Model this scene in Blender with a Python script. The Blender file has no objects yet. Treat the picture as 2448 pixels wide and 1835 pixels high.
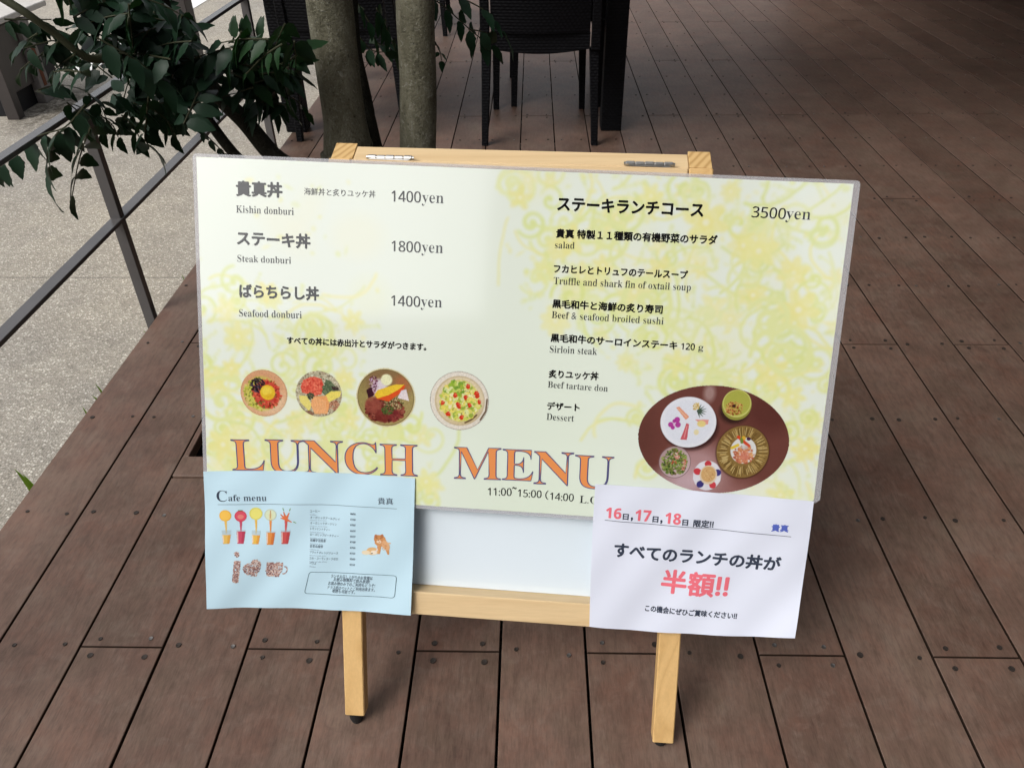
# Lunch-menu easel on a composite terrace deck, tree pit, railing and wicker furniture.
import bpy, bmesh, math, random
import numpy as np
from mathutils import Vector, Matrix, geometry
random.seed(11)
rng = np.random.default_rng(7)
PI = math.pi
scene = bpy.context.scene
C = scene.collection

# ------------------------------------------------------------------ camera
cam_data = bpy.data.cameras.new('camera')
cam_data.sensor_fit = 'HORIZONTAL'
cam_data.sensor_width = 36.0
cam_data.lens = 36.0 * 1871.22 / 2448.0
cam_data.clip_start = 0.02
cam_data.clip_end = 400.0
cam = bpy.data.objects.new('camera', cam_data)
C.objects.link(cam)
_F = Vector((-0.0253707, 0.80284636, -0.5956459))
_R = Vector((0.99967198, 0.02246175, -0.01230436))
_U = Vector((-0.00350074, 0.59576269, 0.80315289))
cam.matrix_world = Matrix(((_R.x, _U.x, -_F.x, 0.0), (_R.y, _U.y, -_F.y, 0.0), (_R.z, _U.z, -_F.z, 1.1292), (0, 0, 0, 1)))
scene.camera = cam

# ------------------------------------------------------------------ daylight (open overcast sky, soft sun from the left)
SUN_DIR = Vector((-0.50, -0.46, 0.73)).normalized()       # towards the sun
world = bpy.data.worlds.new('World')
scene.world = world
world.use_nodes = True
wn = world.node_tree
sky = wn.nodes.new('ShaderNodeTexSky')
sky.sky_type = 'NISHITA'
sky.sun_disc = False
sky.sun_elevation = math.asin(SUN_DIR.z)
sky.sun_rotation = math.atan2(SUN_DIR.x, SUN_DIR.y)
sky.air_density = 1.0
sky.dust_density = 4.0
sky.ozone_density = 1.0
hs = wn.nodes.new('ShaderNodeHueSaturation')
hs.inputs['Saturation'].default_value = 0.22              # cloud veil
wn.links.new(sky.outputs['Color'], hs.inputs['Color'])
wn.links.new(hs.outputs['Color'], wn.nodes['Background'].inputs['Color'])
wn.nodes['Background'].inputs['Strength'].default_value = 0.12
sun_data = bpy.data.lights.new('sun', 'SUN')
sun_data.energy = 0.65
sun_data.angle = math.radians(26)
sun_data.color = (1.0, 0.965, 0.91)
sun = bpy.data.objects.new('sun', sun_data)
C.objects.link(sun)
sun.rotation_euler = SUN_DIR.to_track_quat('Z', 'Y').to_euler()
scene.view_settings.view_transform = 'Standard'
scene.view_settings.look = 'None'
scene.view_settings.gamma = 1.0
scene.view_settings.use_curve_mapping = False
scene.view_settings.exposure = 0.82
scene.render.engine = 'CYCLES'
scene.cycles.max_bounces = 8
scene.cycles.transparent_max_bounces = 12

# ------------------------------------------------------------------ helpers
def lin(c):
    return tuple(((x / 255.0) / 12.92 if x / 255.0 <= 0.04045 else ((x / 255.0 + 0.055) / 1.055) ** 2.4) for x in c)

def link(o, parent=None):
    C.objects.link(o)
    if parent is not None:
        o.parent = parent
    return o

def mesh(name, verts, faces, mat=None, parent=None, smooth=False, kind=None):
    me = bpy.data.meshes.new(name)
    me.from_pydata([tuple(v) for v in verts], [], [tuple(f) for f in faces])
    if mat: me.materials.append(mat)
    if smooth: me.polygons.foreach_set('use_smooth', [True] * len(me.polygons))
    me.update()
    o = bpy.data.objects.new(name, me)
    link(o, parent)
    if kind: o['kind'] = kind
    return o

def empty(name, loc, label, cat, group=None):
    o = bpy.data.objects.new(name, None)
    o.empty_display_size = 0.1
    o.location = loc
    C.objects.link(o)
    o['label'] = label; o['category'] = cat
    if group: o['group'] = group
    return o

def world_parent(o, parent):
    """parent a mesh whose vertices are in world space under an unrotated Empty"""
    o.parent = parent
    o.location = -Vector(parent.location)
    return o

class MB:
    def __init__(s): s.v = []; s.f = []
    def add(s, vs, fs):
        n = len(s.v); s.v += [tuple(v) for v in vs]; s.f += [tuple(i + n for i in f) for f in fs]
    def box(s, a, b, ch=0.0):
        """axis box a..b, optional chamfer on all edges"""
        bm = bmesh.new(); bmesh.ops.create_cube(bm, size=1)
        for v in bm.verts:
            v.co = Vector([(a[i] + b[i]) / 2 + v.co[i] * (b[i] - a[i]) for i in range(3)])
        if ch > 0: bmesh.ops.bevel(bm, geom=bm.edges[:], offset=ch, segments=1, profile=0.5, affect='EDGES')
        bm.verts.index_update()
        s.add([v.co[:] for v in bm.verts], [[v.index for v in f.verts] for f in bm.faces]); bm.free()
    def obox(s, o, ex, ey, ez, lo, hi, ch=0.0):
        t = MB(); t.box(lo, hi, ch)
        s.add([o + ex * v[0] + ey * v[1] + ez * v[2] for v in t.v], t.f)
    def bar(s, a, b, w1, d1, w2=None, d2=None, side=Vector((1, 0, 0)), ch=0.0):
        """tapered rectangular bar from a to b"""
        a = Vector(a); b = Vector(b); w2 = w2 or w1; d2 = d2 or d1
        z = (b - a).normalized(); x = (side - z * side.dot(z)).normalized(); y = z.cross(x)
        vs = []
        for p, w, d in ((a, w1, d1), (b, w2, d2)):
            if ch:
                for sx, sy in ((-1, -1), (1, -1), (1, 1), (-1, 1)):
                    for k in ((0, 1), (1, 0)):
                        pass
            cs = [(-w / 2 + ch, -d / 2), (w / 2 - ch, -d / 2), (w / 2, -d / 2 + ch), (w / 2, d / 2 - ch), (w / 2 - ch, d / 2), (-w / 2 + ch, d / 2), (-w / 2, d / 2 - ch), (-w / 2, -d / 2 + ch)] if ch else [(-w / 2, -d / 2), (w / 2, -d / 2), (w / 2, d / 2), (-w / 2, d / 2)]
            vs += [p + x * c[0] + y * c[1] for c in cs]
        n = len(vs) // 2
        s.add(vs, [[i, (i + 1) % n, (i + 1) % n + n, i + n] for i in range(n)] + [list(range(n))[::-1], list(range(n, 2 * n))])
    def tube(s, pts, seg=10, jitter=0.0, cap=True):
        """pts = [(Vector, radius)]"""
        ps = [Vector(p) for p, r in pts]; n0 = len(s.v); vs = []; fs = []
        prev = None
        for i, (p, r) in enumerate(pts):
            t = (ps[min(i + 1, len(ps) - 1)] - ps[max(i - 1, 0)]).normalized()
            ref = Vector((1, 0, 0)) if prev is None else prev
            x = (ref - t * ref.dot(t)).normalized(); prev = x; y = t.cross(x)
            for k in range(seg):
                a = 2 * PI * k / seg
                rr = r * (1 + jitter * math.sin(a * 3 + p[2] * 9) + jitter * .7 * math.sin(a * 2 - p[2] * 17 + 1))
                vs.append(ps[i] + x * math.cos(a) * rr + y * math.sin(a) * rr)
        for i in range(len(pts) - 1):
            for k in range(seg):
                fs.append([i * seg + k, i * seg + (k + 1) % seg, (i + 1) * seg + (k + 1) % seg, (i + 1) * seg + k])
        if cap: fs += [list(range(seg))[::-1], [(len(pts) - 1) * seg + k for k in range(seg)]]
        s.add(vs, fs)
    def obj(s, name, mat, parent=None, smooth=False, kind=None):
        return mesh(name, s.v, s.f, mat, parent, smooth, kind)

def smooth_path(pts, n=5):
    """Catmull-Rom through [(p, r)]"""
    P = [(Vector(p), r) for p, r in pts]; out = []
    for i in range(len(P) - 1):
        a = P[max(i - 1, 0)]; b = P[i]; c = P[i + 1]; d = P[min(i + 2, len(P) - 1)]
        for k in range(n):
            t = k / n
            q = 0.5 * ((2 * b[0]) + (c[0] - a[0]) * t + (2 * a[0] - 5 * b[0] + 4 * c[0] - d[0]) * t * t + (3 * b[0] - a[0] - 3 * c[0] + d[0]) * t ** 3)
            out.append((q, b[1] + (c[1] - b[1]) * t))
    out.append(P[-1]); return out

# ------------------------------------------------------------------ materials
class NT:
    def __init__(s, name):
        s.m = bpy.data.materials.new(name); s.m.use_nodes = True; s.t = s.m.node_tree
        s.b = s.t.nodes['Principled BSDF']; s.out = s.t.nodes['Material Output']
    def n(s, typ, **kw):
        nd = s.t.nodes.new('ShaderNode' + typ)
        for k, v in kw.items():
            if k in nd.inputs: nd.inputs[k].default_value = v
            else: setattr(nd, k, v)
        return nd
    def l(s, a, b): s.t.links.new(a, b)
    def coords(s, which='Object', scale=(1, 1, 1)):
        tc = s.n('TexCoord'); mp = s.n('Mapping'); mp.inputs['Scale'].default_value = scale
        s.l(tc.outputs[which], mp.inputs['Vector']); return mp.outputs['Vector']
    def noise(s, vec, scale, detail=4, rough=.55, dist=0):
        nd = s.n('TexNoise'); nd.inputs['Scale'].default_value = scale; nd.inputs['Detail'].default_value = detail
        nd.inputs['Roughness'].default_value = rough; nd.inputs['Distortion'].default_value = dist
        s.l(vec, nd.inputs['Vector']); return nd.outputs['Fac']
    def ramp(s, fac, stops):
        nd = s.n('ValToRGB'); cr = nd.color_ramp
        while len(cr.elements) < len(stops): cr.elements.new(.5)
        for e, (p, c) in zip(cr.elements, stops):
            e.position = p; e.color = (*c, 1) if len(c) == 3 else c
        s.l(fac, nd.inputs['Fac']); return nd.outputs['Color']
    def mix(s, fac, a, b, mode='MIX'):
        nd = s.n('MixRGB', blend_type=mode)
        for k, v in (('Fac', fac), ('Color1', a), ('Color2', b)):
            if isinstance(v, (int, float)): nd.inputs[k].default_value = v
            elif isinstance(v, tuple): nd.inputs[k].default_value = (*v, 1) if len(v) == 3 else v
            else: s.l(v, nd.inputs[k])
        return nd.outputs['Color']
    def math(s, op, a, b=0.0, c=None, clamp=False):
        nd = s.n('Math', operation=op, use_clamp=clamp)
        for i, v in enumerate((a, b, c)):
            if v is None: continue
            if isinstance(v, (int, float)): nd.inputs[i].default_value = v
            else: s.l(v, nd.inputs[i])
        return nd.outputs[0]
    def bump(s, h, strength=.3, dist=.002, chain=None):
        nd = s.n('Bump'); nd.inputs['Strength'].default_value = strength; nd.inputs['Distance'].default_value = dist
        s.l(h, nd.inputs['Height'])
        if chain is not None: s.l(chain, nd.inputs['Normal'])
        return nd.outputs['Normal']
    def set(s, col=None, rough=None, spec=None, metal=None, normal=None, coat=None):
        for k, v in (('Base Color', col), ('Roughness', rough), ('Specular IOR Level', spec), ('Metallic', metal), ('Normal', normal), ('Coat Weight', coat)):
            if v is None: continue
            if isinstance(v, (int, float)): s.b.inputs[k].default_value = v
            elif isinstance(v, tuple): s.b.inputs[k].default_value = (*v, 1)
            else: s.l(v, s.b.inputs[k])
        return s.m

def m_deck():
    t = NT('composite_deck_board'); v = t.coords('Object'); oi = t.n('ObjectInfo')
    geo = t.n('NewGeometry'); pos = geo.outputs['Position']
    mp = t.n('Mapping'); mp.inputs['Scale'].default_value = (1, .16, 1); t.l(pos, mp.inputs['Vector'])
    n1 = t.noise(pos, 5.5, 6, .62); n2 = t.noise(mp.outputs[0], 110, 4, .6); n3 = t.noise(mp.outputs[0], 420, 3, .6); n4 = t.noise(pos, 24, 6, .7, .6)
    base = t.ramp(n1, [(.30, (.101, .059, .043)), (.50, (.132, .081, .060)), (.68, (.160, .106, .080))])
    base = t.mix(t.math('MULTIPLY', t.math('SUBTRACT', n4, .50, clamp=True), 2.6), base, (.175, .128, .102))
    base = t.mix(t.math('MULTIPLY', t.math('SUBTRACT', .46, n4, clamp=True), 2.4), base, (.058, .037, .029))
    fine = t.math('ADD', t.math('MULTIPLY', n2, .30), t.math('MULTIPLY', n3, .22))
    base = t.mix(.8, base, t.ramp(fine, [(.16, (.50, .49, .47)), (.27, (.95, .95, .95)), (.36, (1.22, 1.20, 1.16))]), 'MULTIPLY')
    nh = t.noise(pos, 9, 5, .7)
    base = t.mix(.75, base, t.ramp(nh, [(.34, (1.10, .93, .88)), (.5, (1, 1, 1)), (.66, (.90, .97, .93))]), 'MULTIPLY')
    base = t.mix(t.math('MULTIPLY', oi.outputs['Random'], .16), base, (.165, .108, .085))
    hue = t.n('HueSaturation'); hue.inputs['Saturation'].default_value = 1.0
    t.l(t.math('ADD', t.math('MULTIPLY', oi.outputs['Random'], .26), .92), hue.inputs['Value']); t.l(base, hue.inputs['Color'])
    rg = t.math('ADD', t.math('MULTIPLY', n4, .24), .40)
    nb = t.bump(fine, .5, .0012)
    return t.set(hue.outputs['Color'], rg, .3, normal=nb)

def m_ground():
    t = NT('exposed_aggregate'); geo = t.n('NewGeometry'); pos = geo.outputs['Position']
    vo = t.n('TexVoronoi', feature='F1'); vo.inputs['Scale'].default_value = 150; t.l(pos, vo.inputs['Vector'])
    vo2 = t.n('TexVoronoi', feature='F1'); vo2.inputs['Scale'].default_value = 310; t.l(pos, vo2.inputs['Vector'])
    sep = t.n('SeparateColor'); t.l(vo.outputs['Color'], sep.inputs[0])
    peb = t.ramp(sep.outputs[0], [(.0, (.20, .185, .155)), (.3, (.32, .30, .26)), (.62, (.41, .38, .33)), (.86, (.52, .49, .43)), (1, (.72, .69, .62))])
    cem = t.ramp(vo2.outputs['Distance'], [(.1, (.40, .37, .32)), (.6, (.29, .265, .225))])
    edge = t.math('MULTIPLY', t.math('SUBTRACT', vo.outputs['Distance'], .38, clamp=True), 4, clamp=True)
    col = t.mix(edge, peb, cem)
    big = t.noise(pos, 1.1, 5, .6); mid = t.noise(pos, 7, 5, .65)
    col = t.mix(.8, col, t.ramp(big, [(.35, (.88, .88, .90)), (.65, (1.08, 1.05, 1.0))]), 'MULTIPLY')
    col = t.mix(.7, col, t.ramp(mid, [(.35, (.86, .85, .84)), (.6, (1.06, 1.05, 1.03))]), 'MULTIPLY')
    xyz = t.n('SeparateXYZ'); t.l(pos, xyz.inputs[0]); X, Y = xyz.outputs[0], xyz.outputs[1]
    # saw-cut control joint across the paving and a dirt stain beside the low planter
    jd = t.math('ABSOLUTE', t.math('SUBTRACT', Y, 2.505)); jm = t.math('MULTIPLY', t.math('LESS_THAN', jd, .004), .55)
    col = t.mix(jm, col, (.12, .11, .095))
    dx = t.math('SUBTRACT', X, -2.76); dy = t.math('SUBTRACT', Y, 4.52)
    r2 = t.math('ADD', t.math('MULTIPLY', t.math('MULTIPLY', dx, dx), 26), t.math('MULTIPLY', t.math('MULTIPLY', dy, dy), 3.6))
    dn = t.noise(pos, 26, 6, .75)
    st = t.math('MULTIPLY', t.math('SUBTRACT', 1, r2, clamp=True), t.math('MULTIPLY', t.math('SUBTRACT', dn, .38, clamp=True), 5.5, clamp=True))
    col = t.mix(st, col, (.055, .045, .03))
    nb = t.bump(vo.outputs['Distance'], .55, .003)
    return t.set(col, .85, .25, normal=nb)

def m_wood(name, a, b, axis, scale=1.0, rough=.48):
    t = NT(name); sc = [9, 9, 9]; sc[axis] = .55
    v = t.coords('Object', tuple(x * scale for x in sc)); oi = t.n('ObjectInfo')
    off = t.n('VectorMath', operation='ADD'); t.l(v, off.inputs[0])
    cmb = t.n('CombineXYZ'); t.l(t.math('MULTIPLY', oi.outputs['Random'], 37), cmb.inputs[0]); t.l(t.math('MULTIPLY', oi.outputs['Random'], 11), cmb.inputs[1]); t.l(cmb.outputs[0], off.inputs[1]); v = off.outputs[0]
    w = t.noise(v, 1.3, 2, .45, .25)
    rings = t.math('FRACT', t.math('MULTIPLY', w, 9))
    sm = t.math('MULTIPLY', t.math('ABSOLUTE', t.math('SUBTRACT', rings, .5)), 2)
    col = t.mix(t.math('MULTIPLY', t.math('POWER', sm, 2.2), .38), a, b)
    f = t.noise(v, 34, 3, .6)
    col = t.mix(.35, col, t.ramp(f, [(.3, (.82, .80, .76)), (.7, (1.08, 1.07, 1.05))]), 'MULTIPLY')
    return t.set(col, rough, .4, normal=t.bump(f, .18, .0008))

def m_endgrain():
    t = NT('pine_end_grain'); v = t.coords('Object', (1, 1, 1))
    mp = t.n('Mapping'); mp.inputs['Rotation'].default_value = (.3, .2, .75); t.l(v, mp.inputs['Vector'])
    w = t.n('TexWave', wave_type='BANDS'); w.inputs['Scale'].default_value = 38; w.inputs['Distortion'].default_value = 1.6; w.inputs['Detail'].default_value = 2; t.l(mp.outputs[0], w.inputs['Vector'])
    return t.set(t.ramp(w.outputs['Fac'], [(.25, (.60, .40, .175)), (.75, (.52, .33, .13)), (1, (.44, .26, .095))]), .6, .3)

def m_plain(name, col, rough=.5, spec=.5, metal=0.0, bumpscale=None, bstr=.15, var=0.0, vscale=8):
    t = NT(name); c = col
    if var:
        nz = t.noise(t.coords('Object'), vscale, 5, .6)
        c = t.mix(1.0, col, t.ramp(nz, [(.3, (1 - var,) * 3), (.7, (1 + var,) * 3)]), 'MULTIPLY')
    nb = t.bump(t.noise(t.coords('Object'), bumpscale, 4, .6), bstr, .001) if bumpscale else None
    return t.set(c, rough, spec, metal, nb)

def m_wicker():
    t = NT('black_woven_wicker'); v = t.coords('Object')
    xyz = t.n('SeparateXYZ'); t.l(v, xyz.inputs[0])
    zz = t.math('MULTIPLY', xyz.outputs[2], 560)
    row = t.math('FLOOR', t.math('DIVIDE', zz, 2 * PI))
    ph = t.math('MULTIPLY', t.math('MODULO', row, 2), PI)
    hx = t.math('SINE', t.math('ADD', t.math('MULTIPLY', t.math('ADD', xyz.outputs[0], xyz.outputs[1]), 330), ph))
    hz = t.math('SINE', zz)
    h = t.math('ADD', t.math('MULTIPLY', hz, .6), t.math('MULTIPLY', hx, .4))
    col = t.ramp(t.math('ADD', t.math('MULTIPLY', h, .5), .5), [(0, (.002, .002, .003)), (.7, (.004, .004, .005)), (1, (.006, .006, .008))])
    return t.set(col, .55, .12, normal=t.bump(h, .5, .002))

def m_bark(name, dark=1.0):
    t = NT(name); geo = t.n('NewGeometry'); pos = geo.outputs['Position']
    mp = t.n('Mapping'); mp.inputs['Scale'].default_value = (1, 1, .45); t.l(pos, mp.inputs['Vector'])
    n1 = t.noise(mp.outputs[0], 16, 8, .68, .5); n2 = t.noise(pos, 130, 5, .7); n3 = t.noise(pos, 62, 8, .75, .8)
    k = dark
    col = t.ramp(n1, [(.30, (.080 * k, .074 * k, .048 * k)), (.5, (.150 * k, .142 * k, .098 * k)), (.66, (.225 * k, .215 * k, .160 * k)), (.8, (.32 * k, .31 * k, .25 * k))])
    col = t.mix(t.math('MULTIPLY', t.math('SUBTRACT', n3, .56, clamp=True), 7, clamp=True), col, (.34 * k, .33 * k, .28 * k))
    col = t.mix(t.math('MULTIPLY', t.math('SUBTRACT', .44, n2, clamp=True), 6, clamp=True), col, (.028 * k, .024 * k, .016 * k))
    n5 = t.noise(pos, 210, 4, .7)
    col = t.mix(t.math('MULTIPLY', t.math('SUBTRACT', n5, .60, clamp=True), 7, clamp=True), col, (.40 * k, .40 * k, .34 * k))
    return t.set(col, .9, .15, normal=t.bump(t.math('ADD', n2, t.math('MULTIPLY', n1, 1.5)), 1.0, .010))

def m_leaf(name, a, b):
    t = NT(name); oi = t.n('ObjectInfo'); geo = t.n('NewGeometry')
    nz = t.noise(geo.outputs['Position'], 9, 3, .5)
    col = t.mix(nz, a, b)
    att = t.n('TexCoord'); xyz = t.n('SeparateXYZ'); t.l(att.outputs['Object'], xyz.inputs[0])
    t.set(col, .42, .17)
    tr = t.n('BsdfTranslucent'); tr.inputs['Color'].default_value = (a[0] * 2.4, a[1] * 2.6, a[2] * 1.2, 1)
    mx = t.n('MixShader'); mx.inputs[0].default_value = .12
    t.l(t.b.outputs[0], mx.inputs[1]); t.l(tr.outputs[0], mx.inputs[2]); t.l(mx.outputs[0], t.out.inputs['Surface'])
    return t.m

def m_print(name, attr=None, col=None, rough=.12, spec=.75, bumpy=0.0):
    t = NT(name)
    if attr:
        a = t.n('Attribute', attribute_name=attr); c = a.outputs['Color']
    else: c = col
    nb = t.bump(t.noise(t.coords('Object'), 6, 3, .5), bumpy, .004) if bumpy else None
    return t.set(c, rough, spec, normal=nb)

M = {}
M['deck'] = m_deck(); M['ground'] = m_ground()
M['pine_x'] = m_wood('pine_rail', (.66, .49, .28), (.52, .34, .165), 0)
M['pine_z'] = m_wood('pine_leg', (.66, .49, .28), (.50, .33, .155), 2)
M['end'] = m_endgrain()
M['steel'] = m_plain('polished_hinge_steel', (.50, .49, .47), .3, .5, 1.0)
M['rubber'] = m_plain('black_rubber', (.016, .015, .015), .7, .3)
M['board'] = m_plain('whiteboard_enamel', (.66, .74, .80), .16, .5)
M['deck_edge'] = m_plain('gap_shade_board_edge', (.034, .021, .015), .9, .1)  # dark colour on the side faces paints shade into the board gaps
M['rail'] = m_plain('grey_brown_painted_steel', (.085, .080, .080), .22, .5, 0.0, 90, .08, .12)
M['wicker'] = m_wicker()
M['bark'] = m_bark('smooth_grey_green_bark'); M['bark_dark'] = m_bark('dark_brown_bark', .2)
M['twig'] = m_plain('green_brown_twig', (.030, .032, .014), .7, .3)
M['leaf'] = [m_leaf('glossy_dark_leaf', (.007, .019, .010), (.014, .036, .019)), m_leaf('deep_green_leaf', (.007, .022, .008), (.015, .040, .014))]
M['weed'] = m_leaf('fresh_weed_leaf', (.16, .27, .035), (.24, .36, .06))
M['soil'] = m_plain('dark_soil', (.030, .023, .016), .95, .1, 0, 40, .9, .4, 30)
M['screw'] = m_plain('weathered_screw_head', (.052, .042, .036), .55, .4, .5)
M['screwb'] = m_plain('bright_screw_head', (.23, .215, .20), .35, .5, .8)
M['fascia'] = m_plain('deck_fascia', (.085, .062, .050), .6, .3, 0, 60, .3, .2)
M['white_line'] = m_plain('white_road_paint', (.80, .80, .78), .6, .3, 0, 60, .2, .06)
M['dark_frame'] = m_plain('dark_brown_metal', (.040, .033, .031), .45, .5, 0, 40, .1, .15)
M['grey_frame'] = m_plain('weathered_grey_metal', (.175, .160, .155), .5, .5, 0, 30, .2, .25)
M['black'] = m_plain('matt_black_panel', (.008, .008, .010), .6, .3)
M['concrete'] = m_plain('pale_concrete', (.52, .50, .47), .85, .2, 0, 50, .4, .12, 12)
M['dark_wall'] = m_plain('dark_stained_wall', (.030, .024, .022), .7, .3, 0, 20, .2, .3)
M['roofing'] = m_plain('dark_soffit_board', (.040, .033, .030), .7, .2, 0, 20, .1, .2)
M['pine_leg'] = m_wood('pine_leg_stock', (.66, .43, .185), (.45, .25, .08), 2)

# ------------------------------------------------------------------ measured layout (metres; lettering: text, style, start u v, end u v, height, ink)
POSTER_TEXT = [["貴真丼","b",0.0579,0.4117,0.1204,0.4118,0.0204,[18,18,18]],["海鮮丼と炙りユッケ丼","r",0.1491,0.4174,0.2441,0.4175,0.0091,[18,18,18]],["Kishin donburi","s",0.0574,0.3904,0.1352,0.3905,0.0096,[52,54,56]],["ステーキ丼","b",0.0575,0.3479,0.1572,0.3475,0.0197,[18,18,18]],["Steak donburi","s",0.0577,0.3261,0.1308,0.3267,0.0093,[52,54,56]],["ばらちらし丼","b",0.0591,0.2778,0.1686,0.2791,0.0192,[18,18,18]],["1400","n",0.2652,0.4135,0.304,0.4138,0.0142,[18,18,18]],["yen","s",0.3053,0.41,0.334,0.4101,0.0138,[52,54,56]],["1800","n",0.2661,0.3496,0.3051,0.3496,0.0142,[18,18,18]],["yen","s",0.3062,0.346,0.3349,0.3461,0.0142,[52,54,56]],["1400","n",0.2666,0.2778,0.306,0.278,0.0142,[18,18,18]],["yen","s",0.3067,0.2743,0.3355,0.2745,0.0142,[52,54,56]],["ステーキランチコース","b",0.4814,0.4114,0.6678,0.4112,0.0177,[18,18,18]],["貴真 特製１１種類の有機野菜のサラダ","m",0.4817,0.3769,0.6884,0.3776,0.012,[18,18,18]],["salad","s",0.4813,0.3635,0.5067,0.3639,0.0087,[52,54,56]],["フカヒレとトリュフのテールスープ","m",0.4814,0.3321,0.6551,0.3322,0.011,[18,18,18]],["Truffle and shark fin of oxtail soup","s",0.4821,0.3144,0.6603,0.3147,0.012,[52,54,56]],["黒毛和牛と海鮮の炙り寿司","m",0.4818,0.2857,0.6266,0.2853,0.0118,[18,18,18]],["Beef & seafood broiled sushi","s",0.4819,0.2722,0.629,0.2715,0.0094,[52,54,56]],["3500","n",0.7281,0.4139,0.7705,0.4132,0.0137,[18,18,18]],["yen","s",0.7706,0.4095,0.8016,0.4096,0.014,[52,54,56]],["黒毛和牛のサーロインステーキ","m",0.4821,0.2404,0.6494,0.239,0.0116,[18,18,18]],["120","N",0.6546,0.2397,0.6725,0.2398,0.0091,[18,18,18]],["g","s",0.6771,0.2375,0.6836,0.2374,0.0086,[52,54,56]],["Sirloin steak","s",0.482,0.2259,0.545,0.2263,0.0096,[52,54,56]],["炙りユッケ丼","m",0.4822,0.1914,0.5491,0.1918,0.0116,[18,18,18]],["Beef tartare don","s",0.4818,0.178,0.5626,0.1772,0.0091,[52,54,56]],["デザート","m",0.4822,0.1474,0.5266,0.1475,0.0112,[18,18,18]],["Dessert","s",0.4825,0.1331,0.5197,0.133,0.0093,[52,54,56]],["Seafood donburi","s",0.0582,0.2525,0.1447,0.254,0.0101,[52,54,56]],["すべての丼には赤出汁とサラダがつきます。","m",0.1239,0.2183,0.3157,0.2194,0.0104,[18,18,18]],["L","L",0.0428,0.0333,0.0903,0.0356,0.045,[232,148,86]],["U","L",0.0915,0.0329,0.146,0.0347,0.0486,[232,148,86]],["N","L",0.1454,0.0346,0.2031,0.0366,0.049,[232,148,86]],["C","L",0.2055,0.0371,0.2521,0.0402,0.047,[232,148,86]],["H","L",0.2545,0.0401,0.3079,0.0419,0.045,[232,148,86]],["M","L",0.3586,0.0422,0.4243,0.0442,0.0453,[232,148,86]],["E","L",0.4254,0.0446,0.4685,0.0454,0.044,[232,148,86]],["N","L",0.4693,0.0406,0.5243,0.0419,0.0475,[232,148,86]],["U","L",0.525,0.0398,0.5786,0.0405,0.0468,[232,148,86]],["11:00","n",0.4068,0.021,0.44,0.0222,0.0111,[18,18,18]],["~","n",0.4405,0.032,0.4464,0.032,0.0035,[18,18,18]],["15:00","n",0.4485,0.0217,0.4816,0.022,0.0108,[18,18,18]],["（","r",0.4867,0.0201,0.4913,0.0202,0.013,[18,18,18]],["14:00","n",0.4933,0.0201,0.5262,0.0202,0.0108,[18,18,18]],["L.O.","s",0.5344,0.0188,0.5632,0.0188,0.0108,[52,54,56]]]
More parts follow.
